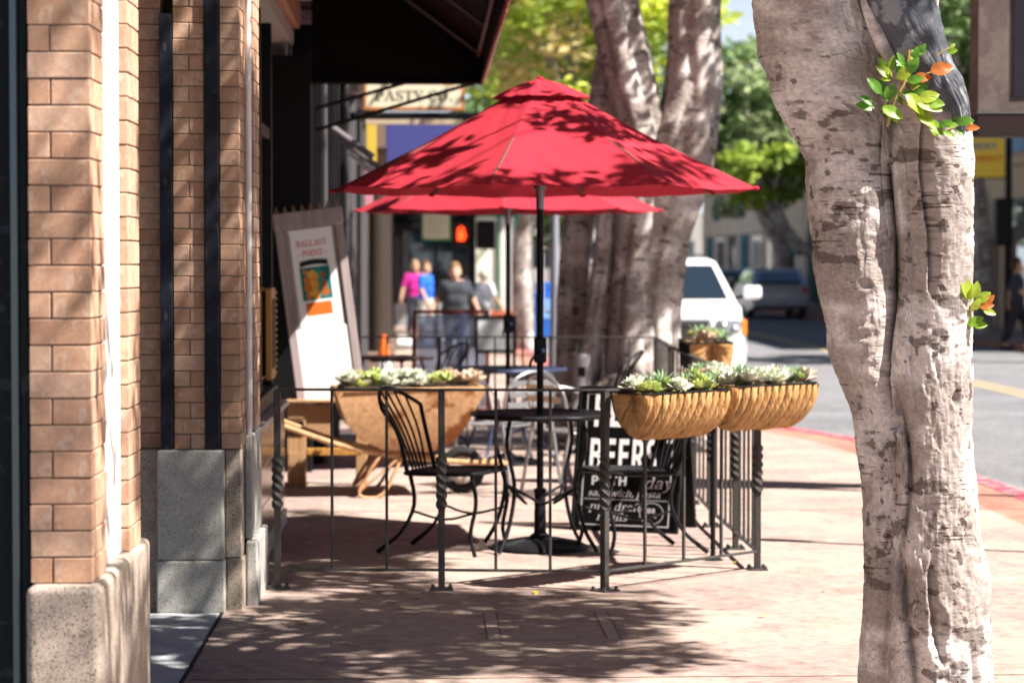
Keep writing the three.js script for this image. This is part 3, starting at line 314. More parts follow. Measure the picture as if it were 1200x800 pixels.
const vcol = (g, f) => { const p = g.attributes.position, c = new Float32Array(p.count * 3); for (let i = 0; i < p.count; i++) { const q = f(i, p.getX(i), p.getY(i), p.getZ(i)); c.set(q, i * 3); } g.setAttribute('color', new THREE.BufferAttribute(c, 3)); return g; };
const plantMat = phys(col(1, 1, 1), { vertexColors: true, roughness: 0.5, side: THREE.DoubleSide });
function petal(L, W, T, curl) { const pos = [], idx = [], n = 5; for (let j = 0; j <= n; j++) { const t = j / n, w = W * Math.pow(Math.sin(Math.PI * Math.min(1, 0.12 + 0.86 * t)), 0.7) * (t < 0.98 ? 1 : 0.2), y = curl * t * t * L, h = T * (1 - t * 0.8); pos.push(-w, y + 0.25 * w, t * L, 0, y - h, t * L, w, y + 0.25 * w, t * L, 0, y + h * 0.3, t * L); }
  for (let j = 0; j < n; j++) for (let k = 0; k < 4; k++) { const a = j * 4 + k, b = j * 4 + (k + 1) % 4, c = a + 4, d = b + 4; idx.push(a, b, c, b, d, c); } const g = new THREE.BufferGeometry(); g.setAttribute('position', new THREE.Float32BufferAttribute(pos, 3)); g.setIndex(idx); g.computeVertexNormals(); return g; }
function rosette(kind) { const gs = []; const cfg = [{ n: 34, L: 0.05, W: 0.015, T: 0.006, c0: [0.28, 0.42, 0.11], c1: [0.48, 0.52, 0.16], e: [0.1, 1.25] }, { n: 30, L: 0.062, W: 0.018, T: 0.007, c0: [0.42, 0.48, 0.36], c1: [0.62, 0.62, 0.48], e: [0.05, 1.2] }, { n: 26, L: 0.085, W: 0.006, T: 0.004, c0: [0.15, 0.28, 0.12], c1: [0.28, 0.40, 0.22], e: [0.35, 1.45] }, { n: 30, L: 0.06, W: 0.020, T: 0.008, c0: [0.50, 0.36, 0.24], c1: [0.55, 0.42, 0.32], e: [0.05, 1.2] }, { n: 44, L: 0.042, W: 0.009, T: 0.006, c0: [0.30, 0.33, 0.08], c1: [0.42, 0.42, 0.12], e: [0.0, 1.4] }][kind];
  for (let k = 0; k < cfg.n; k++) { const t = k / cfg.n, a = k * 2.39996, el = lerp(cfg.e[0], cfg.e[1], Math.pow(t, 1.1)), s = lerp(1.05, 0.45, t) * rr(0.85, 1.12); const g = petal(cfg.L * s, cfg.W * s, cfg.T * s, kind === 2 ? 0.05 : 0.25); g.rotateX(-el); g.rotateY(a); g.translate(0, 0.012 + t * 0.012, 0); const q = rnd(), c = cfg.c0.map((v, i) => lerp(v, cfg.c1[i], q)); vcol(g, () => c); gs.push(g); }
  return mergeGeometries(gs); }
const ROS = [0, 1, 2, 3, 4].map(rosette);
function plant(kind, x, y, z, s, label, group, tilt = 0.25) { const o = solo('succulent', ROS[kind], plantMat, label, 'plant', group); o.position.set(x, y, z); o.scale.setScalar(s); o.rotation.set(rr(-tilt, tilt), rr(0, 6.28), rr(-tilt, tilt)); return o; }
const ang = Math.atan2(0.77, 0.84);
const kindName = ['green rosette succulent', 'pale grey green rosette succulent', 'dark green spiky succulent', 'peach coloured rosette succulent', 'yellow green stonecrop'];
function fillBasket(b, L, where, kinds, n) { b.updateMatrixWorld(); for (let k = 0; k < n; k++) { const kd = kinds[Math.floor(rnd() * kinds.length)], p = V((((k + 0.5) / n) - 0.5) * (L - 0.08) + rr(-0.02, 0.02), -0.012 + rr(0, 0.035), rr(0.04, 0.215)).applyMatrix4(b.matrixWorld); plant(kd, p.x, p.y + rr(0, 0.02), p.z, rr(0.75, 1.35), `${kindName[kd]} ${where}`, `succulents ${where}`, 0.45); } }
{ const d = V(0.737, 0, -0.676), nrm = V(0.676, 0, 0.737), A = V(0.85, 0.945, -11.5), L1 = 0.62; const c1 = A.clone().addScaledVector(d, 0.315).addScaledVector(nrm, 0.03), c2 = A.clone().addScaledVector(d, 0.965).addScaledVector(nrm, 0.045); c2.y += 0.012;
  const b1 = basket('coir basket of small green succulents hung on the railing bend, next to the twisted post', c1.toArray(), ang, L1), b2 = basket('coir basket of white and spiky succulents overhanging the railing corner above the pavement', c2.toArray(), ang - 0.04, 0.64), b3 = basket('coir basket with yellow green stonecrop in front of the white car', [1.715, 1.03, -16.2], Math.PI / 2, 0.75); b3.scale.set(1, 1.3, 1.25);
  fillBasket(b1, L1, 'in the basket next to the twisted post', [0, 0, 4, 4, 1, 2], 38); fillBasket(b2, 0.62, 'in the basket overhanging the railing corner', [1, 1, 1, 2, 3, 0, 4], 46); fillBasket(b3, 0.75, 'in the basket in front of the white car', [4, 4, 3, 2], 18);
  // dark bowl of taller succulents standing behind the corner basket
  const bw = thing('planter_bowl', 'dark bowl planter behind the baskets at the railing corner', 'planter', null, [1.51, 0, -12.68]); bw.scale.set(0.66, 1, 0.66); mesh('bowl', lathe([[0.0, 0.74], [0.10, 0.74], [0.17, 0.80], [0.22, 0.90], [0.235, 0.985], [0.22, 0.985], [0.20, 0.92], [0, 0.90]], 28), M.woodDark, bw); mesh('stand', merge(cyl(0.09, 0.03, 0.02, 0, 0, 0), cyl(0.02, 0.02, 0.72, 0, 0.02, 0), cyl(0.03, 0.10, 0.02, 0, 0.725, 0)), M.blackIron, bw); mesh('soil', cyl(0.21, 0.215, 0.03, 0, 0.94, 0, 24), M.soil, bw);
  for (let k = 0; k < 26; k++) { const a = k * 2.4, r = 0.135 * Math.sqrt(k / 26), kd = [1, 1, 3, 2, 0, 1][k % 6]; plant(kd, 1.51 + Math.cos(a) * r, 0.96 + 0.03 * (1 - r / 0.135), -12.68 + Math.sin(a) * r, rr(0.7, 1.1), `${kindName[kd]} in the dark bowl behind the corner basket`, 'succulents in the dark bowl', 0.4); } }
// ---------------------------------------------------------------- rusty wheelbarrow planter
{ const w = thing('wheelbarrow', 'rusty steel wheelbarrow with wooden handles used as a succulent planter', 'wheelbarrow', null, [-0.12, 0, -16.35], 0.1);
  const rimY = 0.71, sec = [[-0.48, 0.70, 0.33], [-0.30, 0.42, 0.24], [-0.18, 0.33, 0.22], [0.05, 0.30, 0.21], [0.20, 0.38, 0.23], [0.42, 0.70, 0.33]];
  const hull = (o) => { const pts = []; const prof = [[-0.52 - o, rimY], [-0.44, 0.50], [-0.34, 0.385 - o], [-0.20, 0.32 - o], [0.12, 0.30 - o], [0.26, 0.36], [0.36, 0.48 - o], [0.48 + o, rimY + 0.02]]; for (const [x, y] of prof) { const t = (y - 0.28) / 0.43, hw = lerp(0.22, 0.335, Math.sqrt(Math.max(0, t))) + o; pts.push(V(x, y, -hw), V(x, y, hw), V(x, Math.min(y + 0.02, rimY), -hw * 1.01), V(x, Math.min(y + 0.02, rimY), hw * 1.01)); } return new ConvexGeometry(pts); };
  mesh('tub', toCreasedNormals(planar(hull(0)), 0.5), M.rust, w); const rim = [[-0.5, rimY + 0.004, -0.335], [0.46, rimY + 0.022, -0.335], [0.46, rimY + 0.022, 0.335], [-0.5, rimY + 0.004, 0.335]]; mesh('rim', tube([...rim, rim[0]], 0.013, 32, 6, false, false), M.rust, w); mesh('soil', tr(box(-0.47, 0.43, -0.02, 0.03, -0.31, 0.31, 0.02), 0, rimY + 0.0, 0), M.soil, w);
  for (const s of [-1, 1]) { mesh('handle', tube([[-0.95, 0.52, s * 0.30], [-0.4, 0.33, s * 0.24], [0.2, 0.235, s * 0.13], [0.66, 0.20, s * 0.07]], 0.02, 16, 6), M.woodTan, w); mesh('leg', tube([[-0.20, 0.30, s * 0.22], [-0.30, 0.15, s * 0.24], [-0.36, 0.02, s * 0.25], [-0.22, 0.012, s * 0.25], [-0.06, 0.28, s * 0.2]], 0.013, 24, 6), M.rust, w); mesh('brace', tube([[-0.34, 0.06, s * 0.25], [-0.1, 0.25, s * 0.22]], 0.009, 1, 5), M.rust, w); mesh('axle_bracket', tube([[0.36, 0.155, s * 0.05], [0.40, 0.24, s * 0.10]], 0.012, 1, 6), M.alu, w); }
  mesh('cross_brace', merge(tube([[-0.34, 0.05, -0.25], [-0.24, 0.26, 0.22]], 0.009, 1, 5), tube([[-0.34, 0.05, 0.25], [-0.24, 0.26, -0.22]], 0.009, 1, 5)), M.rust, w);
  const wh = part('wheel', w); mesh('tyre', tr(new THREE.TorusGeometry(0.125, 0.034, 10, 32), 0.36, 0.16, 0), M.rubber, wh); mesh('rim', tr(lathe([[0, -0.02], [0.05, -0.02], [0.1, -0.012], [0.105, 0.012], [0.05, 0.02], [0, 0.02]], 24), 0.36, 0.16, 0, 0, Math.PI / 2), mat(col(0.5, 0.44, 0.38)), wh);
  for (let k = 0; k < 40; k++) { const x = -0.42 + (k % 10) * 0.092 + rr(-0.03, 0.03), z = -0.24 + Math.floor(k / 10) * 0.15 + rr(-0.04, 0.04), kd = x > 0.25 ? 3 : [1, 4, 0, 1, 1][k % 5]; const p = V(x, rimY + 0.02 + rr(0, 0.05), z).applyAxisAngle(V(0, 1, 0), 0.1); plant(kd, p.x - 0.12, p.y - 0.01, p.z - 16.35, rr(1.0, 1.7), `${kindName[kd]} planted in the rusty wheelbarrow`, 'succulents in the wheelbarrow', 0.4); } }
// ---------------------------------------------------------------- chalkboard A-frame sign
{ const s = thing('chalkboard_sign', 'black A-frame chalkboard sign lettered BEERS in white, behind the railing', 'sign', null, [1.22, 0, -14.18], -0.40);
  const W = 0.62, H = 0.84, th = 0.19;
  const face = canvasTex(640, 1024, (g, w, h) => { g.fillStyle = '#060608'; g.fillRect(0, 0, w, h); g.strokeStyle = '#c8c8cc'; g.lineWidth = 8; g.strokeRect(26, 26, w - 52, h - 52); g.fillStyle = '#fdfefe'; g.textAlign = 'left'; const big = (t, x, y, sx) => { g.save(); g.translate(x, y); g.scale(sx, 1); g.font = 'bold 350px sans-serif'; g.fillText(t, 0, 0); g.restore(); }; big('FE', 60, 270, 0.56); big('BEERS', 48, 607, 0.462); g.font = 'bold 90px serif'; g.fillText('*', w - 70, 420); g.strokeStyle = '#a8a8ac'; g.lineWidth = 6; g.beginPath(); g.moveTo(40, 808); g.lineTo(w - 40, 808); g.stroke(); g.fillStyle = '#c8c8cc'; g.font = 'bold 96px sans-serif'; g.fillText('POTH', w * 0.12, 705); g.font = 'italic 110px serif'; g.fillText('day', w * 0.68, 720); g.font = 'italic 64px serif'; g.fillText('sandwich, pasta', w * 0.10, 785); g.font = 'italic 76px serif'; g.fillText('pint draft', w * 0.12, 890); g.fillText('refills', w * 0.2, 965); g.lineWidth = 7; g.beginPath(); g.arc(w * 0.78, 903, 78, 0, 7); g.stroke(); g.font = 'bold 48px sans-serif'; g.fillText('B8', w * 0.73, 900); g.fillText('-', w * 0.81, 945); });
  for (const k of [1, -1]) { const p = part(k > 0 ? 'front_panel' : 'back_panel', s); p.rotation.x = -k * th; p.position.z = k * 0.185; const b = mesh('board', box(-W / 2, W / 2, 0.0, H, -0.012, 0.008, 0.003), k > 0 ? M.blackPaint : M.blackPaint, p); const f = mesh('chalk_face', new THREE.PlaneGeometry(W - 0.035, H - 0.03).translate(0, H / 2, k > 0 ? 0.0115 : -0.0155), mat(col(1, 1, 1), { map: face, roughness: 0.75 }), p); if (k < 0) f.rotation.y = 0; if (k < 0) { f.geometry = new THREE.PlaneGeometry(W - 0.035, H - 0.03).rotateY(Math.PI).translate(0, H / 2, -0.0155); f.material = mat(col(0.015, 0.015, 0.018)); }
    for (const x of [-1, 1]) mesh('frame_stile', box(x * (W / 2 + 0.008) - 0.010, x * (W / 2 + 0.008) + 0.010, -0.008, H + 0.008, -0.016, 0.018, 0.003), M.blackPaint, p); for (const y of [0, H]) mesh('frame_rail', box(-W / 2, W / 2, y - 0.010, y + 0.010, -0.016, 0.018, 0.003), M.blackPaint, p); }
  for (const x of [-1, 1]) mesh('hinge_stay', tube([[x * 0.29, 0.45, 0.10], [x * 0.29, 0.42, -0.10]], 0.006, 1, 5), M.alu, s); }
// ---------------------------------------------------------------- leaning beer notice board on its stand
{ const s = thing('notice_board', 'tall grey wood notice board with a white beer poster, leaning by the doorway', 'sign', null, [-0.665, 0.6, -16.9]); s.rotation.z = 0.128; s.rotation.y = 0.10;
  const W = 0.42, H = 1.32; mesh('back', box(-W / 2, W / 2, 0, H, -0.06, -0.004, 0.004), M.woodGrey, s); for (const x of [-1, 1]) mesh('stile', box(x * W / 2 - 0.028, x * W / 2 + 0.028, 0, H, -0.07, 0.018, 0.005), M.woodGrey, s); for (let i = 0; i < 4; i++) mesh('inlay', box(-W / 2 + 0.03 + i * 0.004, -W / 2 + 0.034 + i * 0.004 + 0.02, 0.1, 1.2, -0.005, 0.002 + i * 0.001, 0), M.woodGrey, s);
  mesh('header', box(-0.245, 0.245, H - 0.10, H + 0.02, -0.08, 0.04, 0.008), M.woodGrey, s); for (let i = 0; i < 8; i++) mesh('finial', tr(new THREE.ConeGeometry(0.02, 0.05, 6), -0.21 + i * 0.06, H + 0.043, -0.02), M.woodTan, s);
  const poster = canvasTex(512, 1536, (g, w, h) => { g.fillStyle = '#eceaea'; g.fillRect(0, 0, w, h); g.textAlign = 'center'; g.fillStyle = '#c2405a'; g.font = 'bold 76px serif'; g.fillText('BALLAST', w * 0.5, 150); g.fillText('- POINT -', w * 0.5, 240); g.fillStyle = '#14222a'; g.beginPath(); g.moveTo(90, 285); g.quadraticCurveTo(w / 2, 255, w - 90, 285); g.lineTo(w - 90, 335); g.quadraticCurveTo(w / 2, 305, 90, 335); g.fill(); g.fillStyle = '#1d6f70'; g.fillRect(80, 340, w - 160, 300); const bl = ['#c9742f', '#d9943c', '#a65a2c', '#e0a848', '#2f8f88']; for (let i = 0; i < 26; i++) { g.fillStyle = bl[i % 5]; g.beginPath(); g.ellipse(140 + ((i * 97) % 240), 380 + ((i * 61) % 230), 26 + (i * 7) % 26, 22 + (i * 13) % 30, i, 0, 7); g.fill(); } g.fillStyle = '#cf6a2a'; g.fillRect(105, 660, w - 210, 120); g.fillStyle = '#6d2c14'; g.font = 'bold 40px serif'; g.fillText('—  —', w / 2, 735); g.fillStyle = '#2b2b2e'; g.font = 'italic 90px serif'; g.fillText('Now Available', w / 2, 920); g.fillStyle = '#b9b7b4'; for (let i = 0; i < 4; i++) g.fillRect(w * 0.46, 1000 + i * 120, 10, 70); });
  mesh('poster', box(-0.155, 0.155, 0.02, H - 0.11, -0.004, 0.003, 0), mat(col(0.82, 0.81, 0.8)), s); mesh('poster_print', new THREE.PlaneGeometry(0.305, H - 0.14).translate(0, H / 2 - 0.045, 0.0045), mat(col(1, 1, 1), { map: poster, roughness: 0.5 }), s); mesh('lower_sheet', box(-0.18, 0.18, 0.0, 0.52, 0.006, 0.010, 0.001), mat(col(0.80, 0.79, 0.77)), s);
  const t = thing('wooden_stand', 'tan wooden crate stand with chequered squares under the notice board', 'stand', null, [0, 0, 0]);
  mesh('post', box(-0.975, -0.845, 0, 0.59, -16.98, -16.86, 0.006), M.woodTan, t); for (const [y0, y1, m] of [[0.14, 0.24, M.cardboard], [0.36, 0.46, M.blackPaint], [0.48, 0.57, M.cardboard]]) mesh('square', box(-0.965, -0.86, y0, y1, -16.86, -16.854, 0.001), m, t); mesh('shelf', box(-0.98, -0.40, 0.592, 0.612, -17.08, -16.82, 0.004), M.woodTan, t); mesh('post', box(-0.50, -0.42, 0, 0.59, -17.06, -16.98, 0.006), M.woodTan, t); mesh('crate_panel', box(-0.84, -0.66, 0.36, 0.575, -16.9, -16.87, 0.004), M.cardboard, t); mesh('crate_slat', box(-0.84, -0.46, 0.22, 0.27, -16.9, -16.86, 0.004), M.woodHoney, t); }
// ---------------------------------------------------------------- trees
const leafGeo = (() => { const g = new THREE.BufferGeometry(); const p = [[0, 0, 0], [0.24, 0.03, 0.38], [0, 0, 0.5], [-0.24, 0.03, 0.38], [0.13, 0.0, 0.8], [-0.13, 0.0, 0.8], [0, -0.06, 1]]; g.setAttribute('position', new THREE.Float32BufferAttribute(p.flat(), 3)); g.setIndex([0, 2, 1, 0, 3, 2, 1, 2, 4, 3, 5, 2, 2, 5, 4, 4, 5, 6]); g.computeVertexNormals(); return g; })();
function crown(parent, clusters, per, size, tones, m, flat = 0.55) { // clusters [x,y,z,r]
  const o = new THREE.InstancedMesh(leafGeo, m, clusters.length * per); o.name = 'crown'; o.userData.kind = 'stuff'; o.castShadow = o.receiveShadow = true; const q = new THREE.Object3D(), c = new THREE.Color(); let i = 0;
  for (const [x, y, z, r] of clusters) { const tone = tones[Math.floor(rnd() * tones.length)]; for (let k = 0; k < per; k++) { const a = rr(0, 6.283), u = rr(-1, 1), R = r * Math.pow(rnd(), 0.45), w = Math.sqrt(1 - u * u); q.position.set(x + Math.cos(a) * w * R, y + u * R * flat, z + Math.sin(a) * w * R); q.rotation.set(rr(-0.9, 0.9), rr(0, 6.283), rr(-0.9, 0.9)); q.scale.setScalar(size * rr(0.7, 1.25)); q.updateMatrix(); o.setMatrixAt(i, q.matrix); const v = rr(0.75, 1.25); c.setRGB(tone[0] * v, tone[1] * v, tone[2] * v); o.setColorAt(i, c); i++; } }
  parent.add(o); return o; }
const leafWhite = leafMat(1, 1, 1, 0.35), leafThin = leafMat(1, 1, 1, 0.55);
const dist2 = (a, b) => (a[0] - b[0]) ** 2 + (a[1] - b[1]) ** 2 + (a[2] - b[2]) ** 2;
// a stem: displaced tapered tube with ridges and rings
function stem(name, pts, radii, parent, m, seg = 60, rad = 36, amp = 0.1, sd = 0) { const c = new THREE.CatmullRomCurve3(pts.map((p) => V(...p)), false, 'centripetal'); return mesh(name, taper(c, radii, seg, rad, (a, t) => { const R = radii[0]; return R * amp * ((fbm(Math.cos(a) * 1.6 + 9, Math.sin(a) * 1.6 + t * 7 + sd, 0, 0, 3, sd) - 0.5) * 2 + 0.35 * Math.sin(a * 3 + sd + t * 3) - 1.9 * Math.pow(Math.abs(Math.sin(a * 2.5 + sd * 1.7 + 2.2 * fbm(t * 5, sd, 0, 0, 2, 4))), 9)) + R * 0.09 * (fbm(a * 2.4, t * 42, 0, 0, 3, sd + 3) - 0.5); }), m, parent); }
{ const t = thing('fig_tree', 'large pale grey fig tree with twin fused trunks and a fresh leafy sprout', 'tree');
  const L = [[-0.06, 1.535, 0.09], [0.15, 1.542, 0.074], [0.44, 1.555, 0.071], [0.73, 1.556, 0.077], [1.02, 1.543, 0.094], [1.31, 1.489, 0.132], [1.59, 1.448, 0.149], [1.88, 1.438, 0.16], [2.17, 1.355, 0.194], [2.28, 1.335, 0.212], [2.45, 1.317, 0.214], [2.8, 1.27, 0.20], [3.2, 1.24, 0.19]], R = [[-0.06, 1.735, 0.20], [0.15, 1.728, 0.177], [0.44, 1.724, 0.172], [0.73, 1.707, 0.152], [1.02, 1.703, 0.134], [1.31, 1.71, 0.126], [1.59, 1.717, 0.114], [1.88, 1.706, 0.118], [2.03, 1.695, 0.115], [2.17, 1.64, 0.10], [2.45, 1.576, 0.12], [2.8, 1.60, 0.14], [3.2, 1.66, 0.15]];
  const at = (T, y) => { let i = 0; while (i < T.length - 2 && T[i + 1][0] < y) i++; const k = clamp((y - T[i][0]) / (T[i + 1][0] - T[i][0])), s = k * k * (3 - 2 * k); return [lerp(T[i][1], T[i + 1][1], s), lerp(T[i][2], T[i + 1][2], s)]; };
  const knots = [[1.62, 1.50, 0.06, 0.10, 0.012], [1.50, 1.455, 0.03, 0.02, 0.01], [1.03, 1.58, 0.025, 0.03, 0.015], [1.22, 1.52, 0.05, 0.03, 0.012], [0.66, 1.80, 0.022, 0.05, 0.014], [1.12, 1.76, 0.018, 0.03, 0.010], [1.95, 1.38, 0.03, 0.05, 0.010], [0.35, 1.69, 0.03, 0.09, 0.012], [0.52, 1.60, 0.02, 0.12, 0.015], [2.1, 1.28, 0.04, 0.02, 0.008], [1.33, 1.47, 0.05, 0.02, 0.010], [0.95, 1.50, 0.03, 0.02, 0.010]]; // y, x, width, height, depth: bark scars
  const slits = [[1.05, 1.95, 1.548, 0.013, 0.10], [1.45, 2.12, 1.66, 0.010, 0.07], [1.6, 2.1, 1.515, 0.007, 0.025], [0.45, 1.15, 1.595, 0.011, 0.05], [0.0, 0.6, 1.605, 0.012, 0.05], [0.2, 0.62, 1.69, 0.009, 0.03], [0.0, 0.34, 1.80, 0.010, 0.03]]; // y0, y1, x, half width, depth
  const NY = 420, NA = 300, pos = [], uv = [], idx = [], Zc = -8.1;
  for (let j = 0; j <= NY; j++) { const y = lerp(-0.06, 3.15, j / NY), [lx, lr] = at(L, y), [rx, rad] = at(R, y), cx = lerp(lx, rx, 0.5);
    const st = [[lx - cx, 0.03, lr], [rx - cx, -0.05 + 0.03 * Math.sin(y * 2), rad], [(lx + rx) / 2 - cx + 0.03 * Math.sin(y * 3.1), 0.06, 0.45 * Math.min(lr, rad) + 0.03], [1.607 + 0.012 * Math.sin(y * 6) - cx, -0.055, 0.062 * sstep(0.95, 1.3, y) * (1 - sstep(1.95, 2.2, y)) + 0.001]];
    for (let i = 0; i <= NA; i++) { const th = (i === NA ? 0 : i / NA) * Math.PI * 2 - Math.PI / 2, dx = Math.cos(th), dz = Math.sin(th); let r = 0.04; for (const [sx, sz, sr] of st) { const bb = sx * dx + (-sz) * dz, disc = sr * sr - (sx * sx + sz * sz) + bb * bb; if (disc > 0) { const e = bb + Math.sqrt(disc); const k = 0.008, h = Math.max(k - Math.abs(r - e), 0) / k; r = Math.max(r, e) + h * h * k * 0.25; } }
      const bx = cx + dx * r, front = dz > 0;
      r += 0.016 * (fbm(th * 2.2 + 20, y * 2.6, 0, 0, 4, 11) - 0.5) * 2 + 0.0045 * (fbm(th * 16, y * 26, 0, 0, 3, 12) - 0.5) * 2 + 0.0015 * (vn(th * 10, y * 140, 0, 0, 14) - 0.5) * 2 - 0.006 * sstep(0.62, 0.75, fbm(th * 7, y * 13, 0, 0, 4, 15));
      if (front) { for (const [ky, kx, kw, kh, kd] of knots) { const n = 0.6 + 0.8 * vn(bx * 60, y * 60, 0, 0, 33), e = ((bx - kx) / kw) ** 2 + ((y - ky) / kh) ** 2; if (e < 3) { const f = Math.exp(-e * 2.2 * n); r -= kd * f; r += kd * 0.5 * Math.exp(-((e - 1.3) ** 2) * 3) - kd * 0.7 * f * sstep(0.42, 0.6, vn(bx * 90, y * 70, 0, 0, 35)); } }
        for (const [y0, y1, sx, sw, sd] of slits) { const m = sstep(y0, y0 + 0.1, y) * (1 - sstep(y1 - 0.1, y1, y)), cxs = sx + 0.02 * Math.sin(y * 9), f = Math.exp(-(((bx - cxs) / sw) ** 2)) * m; r -= sd * f; } }
      pos.push(cx + dx * r, y, Zc + dz * r); uv.push((th + Math.PI / 2) * 0.262, y); } }
  for (let j = 0; j < NY; j++) for (let i = 0; i < NA; i++) { const a = j * (NA + 1) + i, b = a + 1, c = a + NA + 1, d = c + 1; idx.push(a, c, b, b, c, d); }
  const g = new THREE.BufferGeometry(); g.setAttribute('position', new THREE.Float32BufferAttribute(pos, 3)); g.setAttribute('uv', new THREE.Float32BufferAttribute(uv, 2)); g.setIndex(idx); g.computeVertexNormals();
  mesh('trunk', g, M.bark, t);
  // smooth dark healed wood where a limb was cut
  const sc = new THREE.CatmullRomCurve3([[1.50, 2.62, -7.96], [1.545, 2.43, -7.945], [1.60, 2.30, -7.93], [1.685, 2.17, -7.93], [1.745, 2.06, -7.955], [1.765, 1.95, -7.985]].map((p) => V(...p))); const cs = mesh('cut_scar', taper(sc, [0.105, 0.115, 0.112, 0.075, 0.056, 0.03], 140, 60, (a, s) => 0.035 * (fbm(Math.cos(a) * 1.5 + 7, s * 7 + Math.sin(a), 0, 0, 4, 5) - 0.5) + 0.012 * (fbm(Math.cos(a) * 9 + 20, s * 6 + Math.sin(a) * 9, 0, 0, 3, 8) - 0.5)), M.scar, t); mesh('scar_lip', tube([[1.415, 2.60, -7.92], [1.45, 2.40, -7.90], [1.50, 2.27, -7.885], [1.57, 2.17, -7.88], [1.65, 2.10, -7.89]], [0.018, 0.022, 0.024, 0.02, 0.012], 40, 10), M.bark, t);
  // limbs and crown above
  const tips = [], cl = [];
  const ok = (s, D) => (D < 9.1 ? s > -3.8 && s < (D > 8.3 ? -0.28 : -0.75) : D < 12.6 ? s < 1.0 && s > -3.8 : D < 15.2 ? s < 0.12 && s > -3.4 : false);
  let guard = 0; while (cl.length < 450 && guard++ < 16000) { const s = rr(-3.8, 1.0), D = rr(6.2, 15.2); if (!ok(s, D)) continue; if (D < 9.0 && s < -1.1 && rnd() < 0.76) continue; if (D > 11.4 && s > -0.1) continue; if (s < -1.3 && D < 12.6 && rnd() < 0.45) continue; if (D > 12.8 && rnd() < 0.66) continue; if (vn(s * 1.1 + 40, D * 1.3, 0, 0, 77) < (s > -1.2 && D > 9 && D < 11.4 ? 0.24 : 0.33)) continue; const H = 4.3 + 2.6 * rnd(); cl.push([s + 0.741 * H, H, -(D - 0.324 * H), rr(0.13, 0.32)]); }
  for (let k = 0; k < 16; k++) { const c = cl[Math.floor((k + 0.5) / 16 * cl.length)]; tips.push(c); const b = k % 2 ? [1.62, 2.9, -8.1] : [1.27, 2.9, -8.12]; stem('limb', [b, [lerp(b[0], c[0], 0.3), lerp(b[1], c[1], 0.55), lerp(b[2], c[2], 0.3)], [lerp(b[0], c[0], 0.65) + 0.1, lerp(b[1], c[1], 0.85), lerp(b[2], c[2], 0.65)], [c[0], c[1], c[2]]], [0.085, 0.05, 0.03, 0.012], t, M.bark, 24, 8, 0.08, k); }
  const tw = []; for (let k = 0; k < cl.length; k += 2) { const c = cl[k]; let b = tips[0]; for (const q of tips) if (dist2(q, c) < dist2(b, c)) b = q; if (dist2(b, c) > 0.01) tw.push(tube([[b[0], b[1], b[2]], [(b[0] + c[0]) / 2, (b[1] + c[1]) / 2 + 0.1, (b[2] + c[2]) / 2], [c[0], c[1], c[2]]], 0.009, 6, 4)); } mesh('twigs', merge(tw), M.barkDark, t).userData.kind = 'stuff';
  crown(t, cl, 50, 0.105, [[0.10, 0.17, 0.03], [0.07, 0.13, 0.025], [0.14, 0.20, 0.04]], leafWhite, 0.6);
  // sprout of fresh leaves
  const bl = (() => { const p = [], ii = [], n = 8; for (let j = 0; j <= n; j++) { const u = j / n, w = 0.29 * Math.pow(Math.sin(Math.PI * Math.pow(u, 0.85)), 0.75); for (let k = -2; k <= 2; k++) p.push(k / 2 * w, 0.12 * Math.abs(k / 2) * w * 2 - 0.22 * u * u + 0.006 * Math.sin(j * 2 + k), u); } for (let j = 0; j < n; j++) for (let k = 0; k < 4; k++) { const a = j * 5 + k; ii.push(a, a + 5, a + 1, a + 1, a + 5, a + 6); } const q = new THREE.BufferGeometry(); q.setAttribute('position', new THREE.Float32BufferAttribute(p, 3)); q.setIndex(ii); q.computeVertexNormals(); return q; })();
  const lm = [leafMat(0.20, 0.34, 0.03, 0.4), leafMat(0.10, 0.24, 0.025, 0.35), leafMat(0.34, 0.43, 0.04, 0.45), leafMat(0.45, 0.14, 0.03, 0.4)];
  for (const m of lm) m.roughness = 0.35;
  function sprout(twigs, leaves, label) { const s = part('sprout', t, label); for (const [p, r] of twigs) mesh('twig', tube(p, r, 12, 6), mat(col(0.30, 0.22, 0.07)), s); for (const [x, y, z, a, el, sz, k] of leaves) { const o = mesh('leaf', bl, lm[k], s); o.position.set(x, y, z); o.rotation.order = 'ZYX'; const e = new THREE.Euler(); const d = V(Math.cos(a) * Math.cos(el), Math.sin(a) * Math.cos(el), Math.sin(el)); o.quaternion.setFromRotationMatrix(new THREE.Matrix4().lookAt(d, V(0, 0, 0), V(0.25, 0.35, 0.9))); o.scale.setScalar(sz); } }
  const T = (i, j, k = 0) => [1.404 + i * 0.00277, 2.372 - j * 0.00277, -7.80 + k]; // i, j: steps of 2.8 mm right and down from the upper left of the sprout
  const tl = []; const addL = (i, j, a, sz, k, el = 0.3) => { const p = T(i, j, rr(0, 0.03)); tl.push([...p, a, el, sz * 0.9, k === 3 && rnd() < 0.5 ? 2 : k]); if (k !== 3) { const q = T(i + rr(-7, 7), j + rr(-7, 7), rr(-0.02, 0.04)); tl.push([...q, a + rr(-1.2, 1.2), rr(-0.2, 0.7), sz * rr(0.45, 0.8), k]); } };
